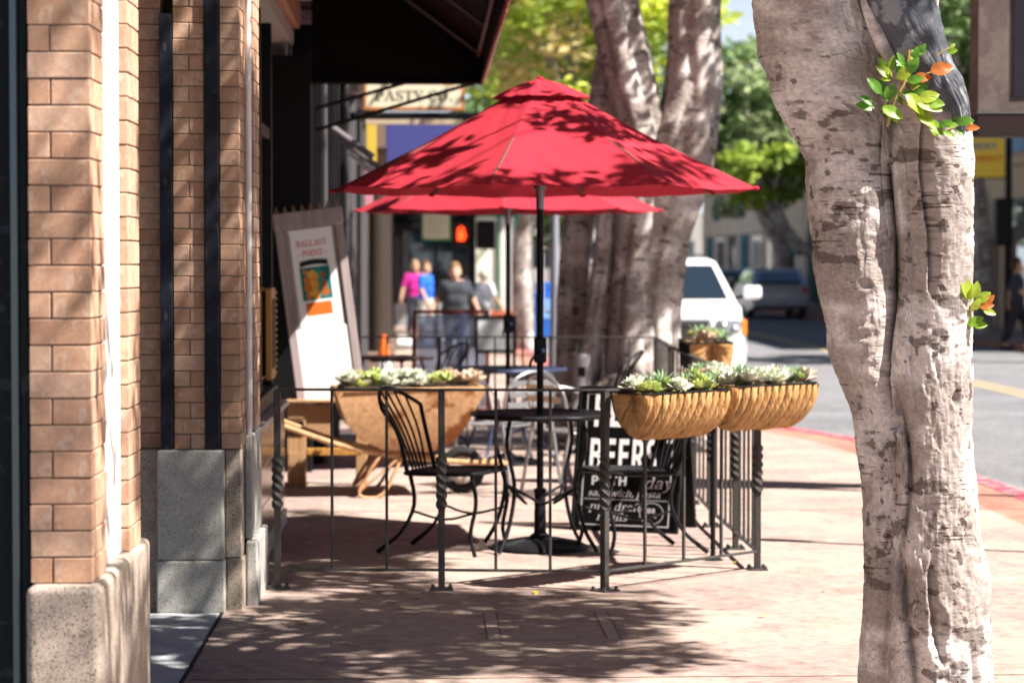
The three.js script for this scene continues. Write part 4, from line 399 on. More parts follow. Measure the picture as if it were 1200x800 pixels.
  addL(37, 73, 2.5, 0.075, 2); addL(30, 70, 1.9, 0.07, 0); addL(34, 66, 1.3, 0.06, 0); addL(40, 75, 0.6, 0.075, 2); addL(42, 72, 1.0, 0.065, 1); addL(52, 68, 0.9, 0.07, 1); addL(54, 78, 0.3, 0.06, 1); addL(60, 75, 0.2, 0.07, 3, 0.2); addL(80, 66, 0.25, 0.09, 3, 0.1); addL(62, 60, 1.6, 0.06, 3, 0.1); addL(50, 58, 2.0, 0.05, 1); addL(22, 92, 2.2, 0.075, 1); addL(28, 96, 1.7, 0.07, 1); addL(36, 98, 1.4, 0.06, 1); addL(16, 108, 2.9, 0.07, 1); addL(24, 108, -0.4, 0.085, 0); addL(30, 112, -0.7, 0.06, 0); addL(48, 90, -0.3, 0.06, 1); addL(52, 92, -0.8, 0.10, 2, 0.2); addL(62, 98, -0.3, 0.11, 2, 0.2); addL(70, 102, 0.0, 0.085, 0); addL(64, 112, -0.6, 0.09, 2); addL(78, 122, -0.7, 0.08, 0); addL(66, 90, 0.6, 0.05, 1); addL(60, 52, 1.2, 0.05, 1); addL(66, 46, 0.9, 0.05, 1); addL(100, 44, 0.3, 0.04, 0); addL(92, 130, 0.5, 0.05, 1); addL(112, 128, 0.6, 0.055, 1); addL(118, 126, 0.3, 0.05, 1); addL(96, 136, -0.4, 0.05, 0); addL(122, 132, 0.1, 0.05, 3);
  sprout([[[T(36, 128, -0.06), T(38, 108), T(44, 92), T(52, 78), T(56, 50), T(57, 40)], 0.0055], [[T(38, 92), T(28, 80), T(20, 72)], 0.003], [[T(52, 78), T(66, 72), T(84, 66), T(106, 58)], 0.003], [[T(44, 96), T(60, 108), T(76, 122), T(86, 128)], 0.003], [[T(90, 47), T(97, 42), T(108, 37)], 0.003], [[T(88, 140, -0.06), T(104, 134), T(118, 126)], 0.004]], tl, 'bright green and orange young leaf sprout on the trunk');
  const t2 = []; const S = (i, j, k = 0) => [1.775 + i * 0.00277, 1.58 - j * 0.00277, -7.98 + k]; for (const [i, j, a, sz, k] of [[12, 48, 1.9, 0.085, 2], [14, 46, 1.3, 0.06, 2], [18, 50, 0.6, 0.06, 2], [22, 56, 0.2, 0.05, 3], [28, 52, 0.7, 0.045, 3], [8, 78, 0.5, 0.06, 0], [14, 78, 0.1, 0.05, 0], [12, 60, 0.9, 0.05, 2], [26, 60, -0.2, 0.045, 2]]) t2.push([...S(i, j, rr(0, 0.02)), a, 0.2, sz, k]);
  sprout([[[S(-4, 92, -0.04), S(4, 76), S(12, 58), S(18, 48)], 0.003], [[S(8, 66), S(18, 58), S(30, 56)], 0.0025]], t2, 'small yellow and red sprout on the side of the trunk'); }
{ const t = thing('fig_tree', 'massive dark fig tree with several fused trunks and knotted roots behind the umbrellas', 'tree'); const z = -20.5;
  const st = (T, w, zo, sd, ex = []) => stem('trunk', [...ex, ...T.map(([y, x, r]) => [x, y, z + zo])], [...ex.map((e) => e[3] ?? T[0][2]), ...T.map((q) => q[2])], t, M.barkDark, 110, 48, 0.16, sd);
  stem('trunk', [[2.75, 6.2, z], [2.45, 5.0, z], [2.27, 3.78, z], [2.26, 3.06, z], [2.17, 2.49, z + 0.05], [1.97, 1.62, z + 0.05], [1.93, 0.6, z + 0.05], [1.97, -0.05, z + 0.1]], [0.16, 0.20, 0.225, 0.23, 0.27, 0.225, 0.215, 0.33], t, M.barkDark, 130, 56, 0.14, 1);
  stem('trunk', [[0.9, 6.0, z], [1.3, 4.8, z], [1.57, 3.78, z], [1.715, 3.06, z + 0.05], [1.81, 2.63, z + 0.08], [1.79, 1.98, z + 0.1], [1.755, 1.25, z + 0.1], [1.70, 0.5, z + 0.15], [1.62, -0.05, z + 0.25]], [0.16, 0.20, 0.23, 0.225, 0.215, 0.217, 0.21, 0.24, 0.34], t, M.barkDark, 130, 56, 0.16, 2);
  stem('trunk', [[1.93, 2.75, z - 0.25], [1.94, 2.4, z - 0.25], [1.93, 1.6, z - 0.22], [1.9, -0.05, z - 0.2]], [0.05, 0.15, 0.26, 0.45], t, M.barkDark, 60, 36, 0.12, 3);
  stem('trunk', [[1.56, 2.7, z - 0.1], [1.535, 1.98, z + 0.02], [1.485, 1.47, z + 0.05], [1.37, 0.6, z + 0.1], [1.33, -0.05, z + 0.15]], [0.10, 0.10, 0.094, 0.109, 0.15], t, M.barkDark, 70, 30, 0.16, 4);
  stem('trunk', [[1.62, 3.6, z - 0.4], [1.571, 3.17, z - 0.4], [1.335, 1.99, z - 0.4], [1.283, 1.47, z - 0.4], [1.25, 0.58, z - 0.4], [1.2, -0.05, z - 0.35]], [0.12, 0.14, 0.141, 0.133, 0.148, 0.2], t, M.barkDark, 70, 30, 0.16, 5);
  for (const [x, zz, r, a] of [[1.56, -20.1, 0.10, 0.2], [1.72, -20.02, 0.13, 0.6]]) mesh('root_knot', tr(new THREE.TorusGeometry(r * 1.5, r * 0.62, 14, 30), x, 0.42, zz, a), M.barkDark, t); for (const [x0, x1, z1] of [[1.7, 1.2, -19.7], [1.95, 2.35, -19.8], [1.6, 1.5, -19.6]]) stem('root', [[x0, 0.5, -20.3], [(x0 + x1) / 2, 0.16, -20.0], [x1, 0.0, z1]], [0.14, 0.11, 0.05], t, M.barkDark, 30, 18, 0.15, x1);
  const cl = []; for (let k = 0; k < 70; k++) { const s = rr(-3.4, 0.9), D = rr(19.5, 27), H = rr(5.6, 8.2); cl.push([s + 0.741 * H, H, -(D - 0.324 * H), rr(0.35, 0.6)]); } for (let k = 0; k < 75; k++) { const s = rr(-2.2, 1.5), D = rr(20.0, 22.6), H = rr(5.0, 7.6); cl.push([s + 0.741 * H, H, -(D - 0.324 * H), rr(0.28, 0.5)]); }
  for (let k = 0; k < 8; k++) { const c = cl[k * 10], b = k % 2 ? [2.5, 5.1, z] : [1.15, 5.2, z]; stem('limb', [b, [lerp(b[0], c[0], 0.5), lerp(b[1], c[1], 0.7), lerp(b[2], c[2], 0.5)], [c[0], c[1], c[2]]], [0.12, 0.06, 0.02], t, M.barkDark, 16, 10, 0.08, k); }
  crown(t, cl, 60, 0.14, [[0.09, 0.16, 0.03], [0.07, 0.12, 0.025]], leafWhite, 0.6); }
function streetTree(label, x, z, h0, cx, cy, rx, ry, n, per, leaf, tones, rT, ground = 0, sparse = 0) { const t = thing('street_tree', label, 'tree', 'trees along the street beyond the patio'); stem('trunk', [[x, ground - 0.05, z], [x + rr(-0.15, 0.15), ground + h0 * 0.5, z], [lerp(x, cx, 0.7), ground + h0, z], [cx, cy, z]], [rT * 1.3, rT, rT * 0.75, rT * 0.3], t, M.barkDark, 40, 14, 0.12, x); const cl = []; for (let k = 0; k < n; k++) { const a = rr(0, 6.283), u = rr(-1, 1), R = Math.pow(rnd(), 0.5), w = Math.sqrt(1 - u * u); cl.push([cx + Math.cos(a) * w * R * rx, cy + u * R * ry, z + Math.sin(a) * w * R * rx, rr(0.35, 0.7) * rx * 0.45]); }
  for (let k = 0; k < 7; k++) { const c = cl[k]; stem('limb', [[lerp(x, cx, 0.7), ground + h0 * 0.95, z], [lerp(cx, c[0], 0.4), lerp(ground + h0, c[1], 0.6), lerp(z, c[2], 0.4)], [c[0], c[1], c[2]]], [rT * 0.6, rT * 0.35, rT * 0.12], t, M.barkDark, 12, 8, 0.08, k); } crown(t, cl, per, leaf, tones, tones === YG ? leafThin : leafWhite, 0.75); return t; }
const YG = [[0.62, 0.68, 0.10], [0.52, 0.62, 0.11], [0.40, 0.54, 0.12], [0.60, 0.50, 0.20]], DG = [[0.07, 0.14, 0.04], [0.12, 0.21, 0.06], [0.20, 0.30, 0.10], [0.30, 0.37, 0.17]];
streetTree('slim pale trunked tree with yellow green leaves near the blue boxes', 1.75, -43, 3.9, 2.6, 6.4, 2.6, 2.3, 90, 120, 0.24, YG, 0.15);
streetTree('yellow green tree overhanging the cross street', 3.4, -58, 4.2, 3.2, 7.5, 3.0, 3.0, 46, 110, 0.3, YG, 0.2, -0.02);
streetTree('dark green tree with leaning trunk across the street, beside the silver car', 12.1, -82, 3.6, 10.9, 6.0, 3.1, 3.0, 120, 120, 0.3, DG, 0.3);
streetTree('bright green low tree across the street behind the white car', 12.0, -68, 2.2, 9.6, 4.1, 1.3, 1.0, 40, 110, 0.22, [[0.34, 0.44, 0.05], [0.24, 0.34, 0.06]], 0.22);
streetTree('tall pale green tree far down the street', 12.0, -118, 4, 11.4, 7.6, 3.4, 3.8, 60, 120, 0.4, [[0.12, 0.18, 0.07], [0.16, 0.21, 0.09]], 0.3);
for (const [x, z, h, l] of [[2.2, -120, 8, 'green tree far off behind the crossing people'], [5.0, -150, 9, 'green tree far off in line with the thick tree'], [8.5, -160, 10, 'tall green tree closing the far end of the road'], [12.2, -150, 10, 'tall green tree on the far pavement past the pale building'], [3.5, -88, 7, 'green tree past the corner shop on the near side']]) streetTree(l, x, z, 3.4, x, h * 0.72, 3.4, h * 0.4, 40, 90, 0.5, DG, 0.3, -0.1);
for (const [z, l] of [[-40, 'street tree on the far pavement before the yellow banner'], [-52, 'street tree on the far pavement beyond the yellow banner']]) streetTree(l, 12.0, z, 3.8, 11.8, 6.4, 2.4, 2.0, 36, 90, 0.26, DG, 0.2);
// ---------------------------------------------------------------- vehicles (front towards +z)
function car(label, group, pos, turn, o) { const c = thing('parked_car', label, 'car', group, pos, turn); const { L, W, H, hood, paint, roof0, roof1, beltY } = o, w = W / 2; const m = phys(paint, { roughness: 0.32, clearcoat: 0.8, clearcoatRoughness: 0.08, metalness: o.metal ?? 0 });
  const hull = (p) => toCreasedNormals(planar(new ConvexGeometry(p.flatMap(([x, y, z]) => [V(x, y, z), V(-x, y, z)]))), 0.75);
  const f = L / 2, b = -L / 2;
  mesh('body', hull([[w * 0.86, 0.28, f - 0.06], [w * 0.97, 0.32, f - 0.45], [w * 0.90, 0.62, f], [w * 0.80, 0.62, f + 0.06], [w * 0.98, 0.65, f - 0.3], [w * 0.86, hood - 0.12, f - 0.02], [w * 0.72, hood - 0.10, f + 0.04], [w * 0.90, hood, f - 0.32], [w * 0.70, hood + 0.02, f - 0.25], [w, 0.75, f - 0.9], [w * 0.96, beltY, f - 1.3], [w * 0.98, 0.28, b + 0.4], [w, 0.75, b + 0.4], [w * 0.96, beltY, b + 0.3], [w * 0.9, 0.34, b], [w * 0.93, 0.8, b - 0.02], [w * 0.9, beltY, b + 0.02]]), m, c);
  mesh('hood_bulge', hull([[w * 0.45, hood + 0.005, f - 0.25], [w * 0.55, beltY + 0.03, f - 1.15], [w * 0.62, hood - 0.05, f - 0.2], [w * 0.7, beltY - 0.02, f - 1.15]]), m, c);
  mesh('cabin', hull([[w * 0.93, beltY, roof0 + 0.75], [w * 0.95, beltY, b + 0.12], [w * 0.74, H - 0.05, roof0 + 0.05], [w * 0.66, H, roof0 - 0.15], [w * 0.76, H - 0.06, roof1], [w * 0.66, H - 0.01, roof1 + 0.15]]), m, c);
  const ws = (t) => { const z = lerp(roof0 + 0.75, roof0 + 0.05, t), y = lerp(beltY, H - 0.05, t), x = lerp(w * 0.93, w * 0.74, t); return [x, y, z]; }; const A = ws(0.06), B = ws(0.9); const nn = V(0, roof0 + 0.75 - roof0 - 0.05, H - 0.05 - beltY).normalize().multiplyScalar(0.012);
  const sheet = (p) => { const g = new THREE.BufferGeometry(); g.setAttribute('position', new THREE.Float32BufferAttribute([p[0], p[1], p[2], p[0], p[2], p[3]].flat(), 3)); g.computeVertexNormals(); return planar(g); };
  const slab = (p, d) => planar(new ConvexGeometry(p.flatMap((q) => [V(...q), V(q[0] + d[0], q[1] + d[1], q[2] + d[2])])));
  mesh('windshield', slab([[-A[0] + 0.09, A[1], A[2]], [A[0] - 0.09, A[1], A[2]], [B[0] - 0.07, B[1], B[2]], [-B[0] + 0.07, B[1], B[2]]], [0, nn.y, nn.z]), M.carGlass, c); mesh('rear_window', slab([[-w * 0.72, beltY + 0.08, b + 0.105], [w * 0.72, beltY + 0.08, b + 0.105], [w * 0.62, H - 0.12, lerp(b + 0.12, roof1, 0.8)], [-w * 0.62, H - 0.12, lerp(b + 0.12, roof1, 0.8)]], [0, 0.004, -0.02]), M.carGlass, c);
  for (const s of [-1, 1]) { const sx = (y) => s * (lerp(w * 0.94, w * 0.75, (y - beltY) / (H - 0.05 - beltY))); mesh('side_window', slab([[sx(beltY + 0.04), beltY + 0.04, roof0 + 0.45], [sx(beltY + 0.04), beltY + 0.04, b + 0.35], [sx(H - 0.13), H - 0.13, roof1 + 0.05], [sx(H - 0.13), H - 0.13, roof0 + 0.02]], [s * 0.012, 0.003, 0]), M.carGlass, c);
    const mr = part('mirror', c); mesh('shell', tr(new RoundedBoxGeometry(0.23, 0.17, 0.10, 3, 0.045), s * (w + 0.16), beltY + 0.12, roof0 + 0.55), m, mr); mesh('arm', tube([[s * w * 0.92, beltY + 0.04, roof0 + 0.5], [s * (w + 0.08), beltY + 0.08, roof0 + 0.55]], 0.025, 1, 6), M.blackPaint, mr);
    const hl = part('headlight', c); mesh('lens', tr(new RoundedBoxGeometry(0.30, 0.21, 0.08, 2, 0.03), s * w * 0.70, hood - 0.24, f + 0.015, s * 0.22), phys(col(0.30, 0.33, 0.37), { roughness: 0.08, clearcoat: 1, metalness: 0.4 }), hl); for (const k of [-1, 1]) mesh('bulb', ball(0.055, s * w * 0.70 + k * 0.07, hood - 0.24 - k * 0.02, f + 0.045 - k * s * 0.015), M.alu, hl); mesh('amber_marker', tr(new RoundedBoxGeometry(0.075, 0.20, 0.09, 2, 0.02), s * w * 0.885, hood - 0.24, f - 0.045, s * 0.45), phys(col(0.80, 0.20, 0.02), { roughness: 0.15 }), hl);
    mesh('taillight', tr(new RoundedBoxGeometry(0.16, o.tail ?? 0.16, 0.06, 2, 0.02), s * w * 0.80, beltY - 0.16, b - 0.005), phys(col(0.55, 0.012, 0.015), { roughness: 0.2 }), c);
    for (const z of [f - 0.95, b + 0.95]) { const wl = part('wheel', c); mesh('tyre', tr(new THREE.TorusGeometry(0.27, 0.10, 12, 28), s * (w - 0.12), 0.36, z, Math.PI / 2), M.rubber, wl); mesh('rim', tr(lathe([[0, -0.07], [0.16, -0.06], [0.20, -0.09], [0.215, 0.09], [0, 0.07]], 20), s * (w - 0.12), 0.36, z, 0, 0, Math.PI / 2), M.alu, wl); } }
  const gr = part('grille', c); mesh('frame', tr(new RoundedBoxGeometry(w * 0.98, 0.27, 0.05, 2, 0.03), 0, hood - 0.26, f + 0.045), M.alu, gr); mesh('opening', tr(new RoundedBoxGeometry(w * 0.90, 0.21, 0.05, 2, 0.02), 0, hood - 0.26, f + 0.052), M.blackPaint, gr); for (let k = -1; k <= 1; k++) mesh('slat', box(-w * 0.44, w * 0.44, hood - 0.27 + k * 0.06, hood - 0.25 + k * 0.06, f + 0.07, f + 0.084, 0.003), M.greyPaint, gr);
  mesh('bumper', tr(new RoundedBoxGeometry(W * 0.90, 0.24, 0.22, 3, 0.07), 0, 0.46, f + 0.0), m, c); mesh('lower_intake', box(-w * 0.5, w * 0.5, 0.34, 0.44, f + 0.09, f + 0.115, 0.01), M.blackPaint, c); mesh('rear_bumper', tr(new RoundedBoxGeometry(W * 0.92, 0.22, 0.2, 3, 0.06), 0, 0.46, b - 0.02), m, c); mesh('number_plate', box(-0.16, 0.16, 0.62, 0.74, b - 0.032, b - 0.024, 0.002), mat(col(0.6, 0.6, 0.6)), c); mesh('wiper', tube([[0.1, beltY + 0.03, roof0 + 0.80], [0.5, beltY + 0.06, roof0 + 0.76]], 0.008, 1, 5), M.blackPaint, c);
  if (o.rack) for (const s of [-1, 1]) mesh('roof_rail', tube([[s * w * 0.62, H + 0.03, roof0 - 0.2], [s * w * 0.62, H + 0.05, roof1 + 0.3]], 0.018, 1, 6), M.greyPaint, c); return c; }
car('white sport utility vehicle parked at the kerb facing the patio', null, [3.02, -0.15, -32.2], 0, { L: 5.0, W: 2.0, H: 1.76, hood: 1.14, beltY: 1.20, roof0: 0.75, roof1: -2.15, paint: col(0.80, 0.80, 0.79), rack: true });
car('silver car parked across the street under the dark trees, rear end in view', 'cars parked across the street', [10.4, -0.15, -73], Math.PI * 0 + Math.PI * 0, { L: 4.5, W: 1.8, H: 1.5, hood: 0.98, beltY: 1.02, roof0: 0.55, roof1: -1.55, paint: col(0.30, 0.31, 0.34), metal: 0.5 }).rotation.y = Math.PI;
car('dark green car parked across the street beyond the silver one', 'cars parked across the street', [10.3, -0.15, -84], Math.PI, { L: 4.5, W: 1.8, H: 1.45, hood: 0.95, beltY: 0.98, roof0: 0.5, roof1: -1.5, paint: col(0.02, 0.04, 0.035) });
// ---------------------------------------------------------------- people
function person(o) { const p = thing('person', o.label, 'person', null, [o.x, o.y ?? 0, o.z], o.turn); const h = o.h / 1.7, sw = o.swing ?? 0.16, ap = o.arm ?? 0.1, st = o.stout ?? 1;
  const J = { head: [0, 1.575, 0.01], neck: [0, 1.43, -0.01], chest: [0, 1.28, 0], belly: [0, 1.08, 0.015], hip: [0, 0.94, 0] }; const caps = [], shirt = [], pants = [], hair = [];
  const cap = (L, a, b, r0, r1) => L.push([a, b, r0, r1]);
  cap(caps, [0, 1.54, 0.02], [0, 1.62, 0.0], 0.075, 0.09); cap(caps, [0, 1.49, 0.045], [0, 1.5, 0.05], 0.045, 0.04); cap(caps, [0, 1.555, 0.095], [0, 1.535, 0.11], 0.012, 0.016); cap(caps, J.neck, [0, 1.5, 0], 0.055, 0.05); for (const s of [-1, 1]) cap(caps, [s * 0.088, 1.57, 0], [s * 0.092, 1.54, 0.0], 0.018, 0.014);
  const tor = [[[-0.13, 1.385, -0.01], [0.13, 1.385, -0.01], 0.062, 0.062], [[-0.09, 1.27, 0], [0.09, 1.27, 0], 0.115 * st, 0.115 * st], [[-0.05, 1.10, 0.015], [0.05, 1.10, 0.015], 0.12 * st, 0.12 * st], [[-0.075, 0.95, 0], [0.075, 0.95, 0], 0.115 * st, 0.115 * st]]; for (const t of tor) { caps.push(t); shirt.push(t); } pants.push(tor[3], [[-0.06, 0.9, 0], [0.06, 0.9, 0], 0.11 * st, 0.11 * st]);
  const hands = []; for (const s of [-1, 1]) { const kx = s * 0.1, kz = s * sw, hipj = [s * 0.085, 0.9, 0], knee = [kx, 0.5, kz * 0.6 + 0.03], ank = [s * 0.1, 0.085 + Math.max(0, -kz) * 0.25, kz], toe = [s * 0.115, 0.035 + Math.max(0, -kz) * 0.1, kz + 0.15]; cap(caps, hipj, knee, 0.085 * st, 0.055); cap(caps, knee, ank, 0.055, 0.038); cap(caps, ank, toe, 0.042, 0.032); cap(pants, hipj, knee, 0.092 * st, 0.068); if (!o.shorts) cap(pants, knee, [ank[0], ank[1] + 0.06, ank[2]], 0.066, 0.052);
    const sh = [s * 0.185, 1.375, -0.01], el = [s * (0.245 + ap * 0.4), 1.12, -s * sw * 0.35 - 0.02], wr = [s * (0.27 + ap), 0.89, -s * sw * 0.8 + 0.06]; cap(caps, sh, el, 0.055, 0.042); cap(caps, el, wr, 0.042, 0.028); cap(caps, wr, [wr[0] + s * 0.008, wr[1] - 0.07, wr[2] + 0.012], 0.026, 0.034); if (o.sleeve !== 0) cap(shirt, sh, [lerp(sh[0], el[0], 0.75), lerp(sh[1], el[1], 0.75), lerp(sh[2], el[2], 0.75)], 0.064, 0.056);
    for (let k = 0; k < 4; k++) { const l = [0.065, 0.075, 0.07, 0.055][k], z0 = wr[2] + 0.045 - k * 0.02, b = [wr[0] + s * 0.01, wr[1] - 0.085, z0]; hands.push(tube([b, [b[0] + s * 0.004, b[1] - l * 0.55, z0 + 0.004], [b[0] - s * 0.010, b[1] - l, z0 + 0.012]], [0.0095, 0.009, 0.007], 5, 6)); } hands.push(tube([[wr[0], wr[1] - 0.03, wr[2] + 0.035], [wr[0] - s * 0.012, wr[1] - 0.065, wr[2] + 0.066], [wr[0] - s * 0.014, wr[1] - 0.095, wr[2] + 0.07]], [0.012, 0.010, 0.008], 5, 6)); }
  cap(hair, [0, 1.62, -0.025], [0, 1.66, -0.005], 0.095, 0.075); cap(hair, [0, 1.56, -0.05], [0, o.longHair ? 1.42 : 1.55, -0.06], 0.08, 0.055);
  const R = 72, S = 0.95; const field = (list, inf, k, name, m, cut) => { const mc = new MarchingCubes(R, M.rubber, false, false, 60000); mc.isolation = 0; const lo = Math.min(...list.map((q) => Math.min(q[0][1], q[1][1]))) - 0.2, hi = Math.max(...list.map((q) => Math.max(q[0][1], q[1][1]))) + 0.2; for (let iz = 0; iz < R; iz++) for (let iy = 0; iy < R; iy++) for (let ix = 0; ix < R; ix++) { const x = (ix - R / 2) / (R / 2) * S, y = (iy - R / 2) / (R / 2) * S + 0.86, z = (iz - R / 2) / (R / 2) * S; let d = 1; if (Math.abs(z) < 0.42 && Math.abs(x) < 0.5 && y > lo && y < hi) for (const [a, b, r0, r1] of list) { const bx = b[0] - a[0], by = b[1] - a[1], bz = b[2] - a[2], px = x - a[0], py = y - a[1], pz = z - a[2], t = clamp((px * bx + py * by + pz * bz) / (bx * bx + by * by + bz * bz + 1e-9)); const ex = px - bx * t, ey = py - by * t, ez = pz - bz * t, e = Math.sqrt(ex * ex + ey * ey + ez * ez) - (r0 + (r1 - r0) * t) - inf; const hh = Math.max(k - Math.abs(d - e), 0) / k; d = Math.min(d, e) - hh * hh * k * 0.25; } if (cut) d = Math.max(d, cut(x, y, z)); mc.field[ix + iy * R + iz * R * R] = -d; }
    mc.update(); const n = mc.count, g = new THREE.BufferGeometry(); g.setAttribute('position', new THREE.BufferAttribute(mc.positionArray.slice(0, n * 3), 3)); g.setAttribute('normal', new THREE.BufferAttribute(mc.normalArray.slice(0, n * 3), 3)); g.scale(S, S, S); g.translate(0, 0.86, 0); return g; };
  const sc = (g) => g.scale(h, h, h); const skin = mat(o.skin ?? col(0.42, 0.24, 0.16), { roughness: 0.6 });
  mesh('body', sc(merge(field(caps, 0, 0.03), ...hands)), skin, p); mesh('shirt', sc(clean(field(shirt, 0.016, 0.04, '', null, (x, y) => Math.max(0.88 + (o.shirtHem ?? 0) - y, y - 1.435)))), mat(o.shirt, { roughness: 0.9 }), p); mesh('trousers', sc(clean(field(pants, 0.013, 0.03, '', null, (x, y) => y - 0.985))), mat(o.pants, { roughness: 0.9 }), p); mesh('hair', sc(clean(field(hair, 0.012, 0.04, '', null, (x, y, z) => (z > 0.02 && y < 1.625 ? 0.05 : -1)))), mat(o.hair ?? col(0.05, 0.03, 0.02)), p);
  for (const s of [-1, 1]) { mesh('eye', sc(ball(0.011, s * 0.034, 1.585, 0.083)), M.blackPaint, p); mesh('shoe', sc(merge(tr(new RoundedBoxGeometry(0.09, 0.07, 0.26, 2, 0.03), s * 0.108, 0.035 + Math.max(0, -s * sw) * 0.17, s * sw + 0.07))), o.shoe ? mat(o.shoe) : M.rubber, p); } mesh('mouth', sc(ball(0.012, 0, 1.508, 0.086, 1.8, 0.35, 0.5)), mat(col(0.3, 0.09, 0.08)), p); return p; }
person({ label: 'person in a dark grey V neck t-shirt and blue jeans walking towards the patio', x: 0.42, z: -36, turn: 0.0, h: 1.52, shirt: col(0.045, 0.05, 0.06), pants: col(0.03, 0.045, 0.09), hair: col(0.20, 0.12, 0.06), skin: col(0.55, 0.34, 0.25), stout: 1.22, swing: 0.06, arm: 0.14 });
person({ label: 'person in a blue t-shirt and pale shorts crossing the side street', x: -0.02, z: -50, y: -0.15, turn: 1.1, h: 1.7, shirt: col(0.02, 0.10, 0.50), pants: col(0.5, 0.46, 0.40), shorts: true, swing: 0.2, hair: col(0.10, 0.055, 0.03), skin: col(0.5, 0.3, 0.21) });
person({ label: 'person in a magenta top beyond the blue shirted walker', x: -0.26, z: -54, y: -0.15, turn: 0.3, h: 1.7, shirt: col(0.42, 0.02, 0.20), pants: col(0.05, 0.05, 0.07), hair: col(0.3, 0.2, 0.12), swing: 0.12 });
person({ label: 'grey haired person in a white and grey shirt by the white column', x: 1.14, z: -48, y: -0.15, turn: 2.4, h: 1.53, shirt: col(0.5, 0.5, 0.55), pants: col(0.25, 0.24, 0.22), shorts: true, hair: col(0.35, 0.32, 0.26), swing: 0.14 });
person({ label: 'person in a white top standing behind the blue boxes', x: 2.62, z: -48.5, y: -0.15, turn: 0.4, h: 1.54, shirt: col(0.6, 0.62, 0.58), pants: col(0.04, 0.04, 0.05), swing: 0.05, longHair: true });
person({ label: 'person in dark clothes crossing the road below the yellow banner', x: 11.2, z: -45.5, y: -0.15, turn: 1.4, h: 1.75, shirt: col(0.03, 0.035, 0.05), pants: col(0.02, 0.022, 0.03), swing: 0.24 });
// ---------------------------------------------------------------- buildings further along the pavement
{ const b = thing('dark_storefront', 'black painted storefront with grey pilasters and projecting ledges past the awning', 'building'); mesh('wall', box(-6, -1.06, 0, 4.6, -33, -18.45, 0), M.charcoal, b); mesh('stallriser', box(-1.05, -0.90, 0, 0.5, -33, -18.5, 0.01), M.blackPaint, b); for (let i = 0; i < 6; i++) { const z = -18.9 - i * 2.6; mesh('pilaster', box(-1.04, -0.80, 0, 3.4, z - 0.14, z + 0.14, 0.015), i % 2 ? M.greyPaint : M.blackPaint, b); mesh('pilaster_edge', box(-0.80, -0.775, 0, 3.4, z - 0.05, z + 0.05, 0.006), M.greyPaint, b); const w = part('window', b); mesh('pane', box(-1.0, -0.993, 0.55, 2.6, z - 2.4, z - 0.2, 0), M.glass, w); mesh('frame', box(-1.03, -0.94, 2.6, 2.68, z - 2.44, z - 0.16, 0.006), M.greyPaint, w); mesh('mullion', box(-1.02, -0.95, 0.52, 2.6, z - 1.34, z - 1.26, 0.005), M.greyPaint, w); mesh('capital', box(-1.04, -0.72, 3.4, 3.52, z - 0.2, z + 0.2, 0.02), mat(col(0.35, 0.30, 0.31)), b); }  // near-black wall right behind the panes paints in the dark of an unlit interior
  mesh('cornice', box(-1.05, -0.62, 3.53, 3.75, -33, -18.5, 0.03), M.greyPaint, b); for (let i = 0; i < 5; i++) mesh('flag_bracket', tube([[-0.8, 2.7, -20.5 - i * 2.2], [-0.45, 2.45, -20.5 - i * 2.2]], 0.03, 1, 8), mat(col(0.14, 0.12, 0.13)), b);
  const c = thing('arcade_building', 'brown stone building with round columns beyond the black storefront', 'building'); mesh('wall', box(-8, -0.95, 0, 5.2, -43.5, -33.1, 0), M.plaster(0.14, 0.10, 0.08, 8), c); for (const z of [-34, -37, -40, -43]) { const k = part('column', c); mesh('shaft', cyl(0.13, 0.115, 2.6, -0.70, 0.3, z, 20), M.plaster(0.035, 0.026, 0.022, 3), k); mesh('base', box(-0.88, -0.52, 0, 0.3, z - 0.24, z + 0.24, 0.02), M.plaster(0.2, 0.14, 0.11, 4), k); mesh('capital', box(-0.88, -0.52, 2.9, 3.1, z - 0.24, z + 0.24, 0.03), M.plaster(0.24, 0.17, 0.13, 4), k); } mesh('entablature', box(-0.94, -0.36, 3.11, 3.6, -43.4, -33.2, 0.02), M.plaster(0.2, 0.14, 0.11, 6), c); }
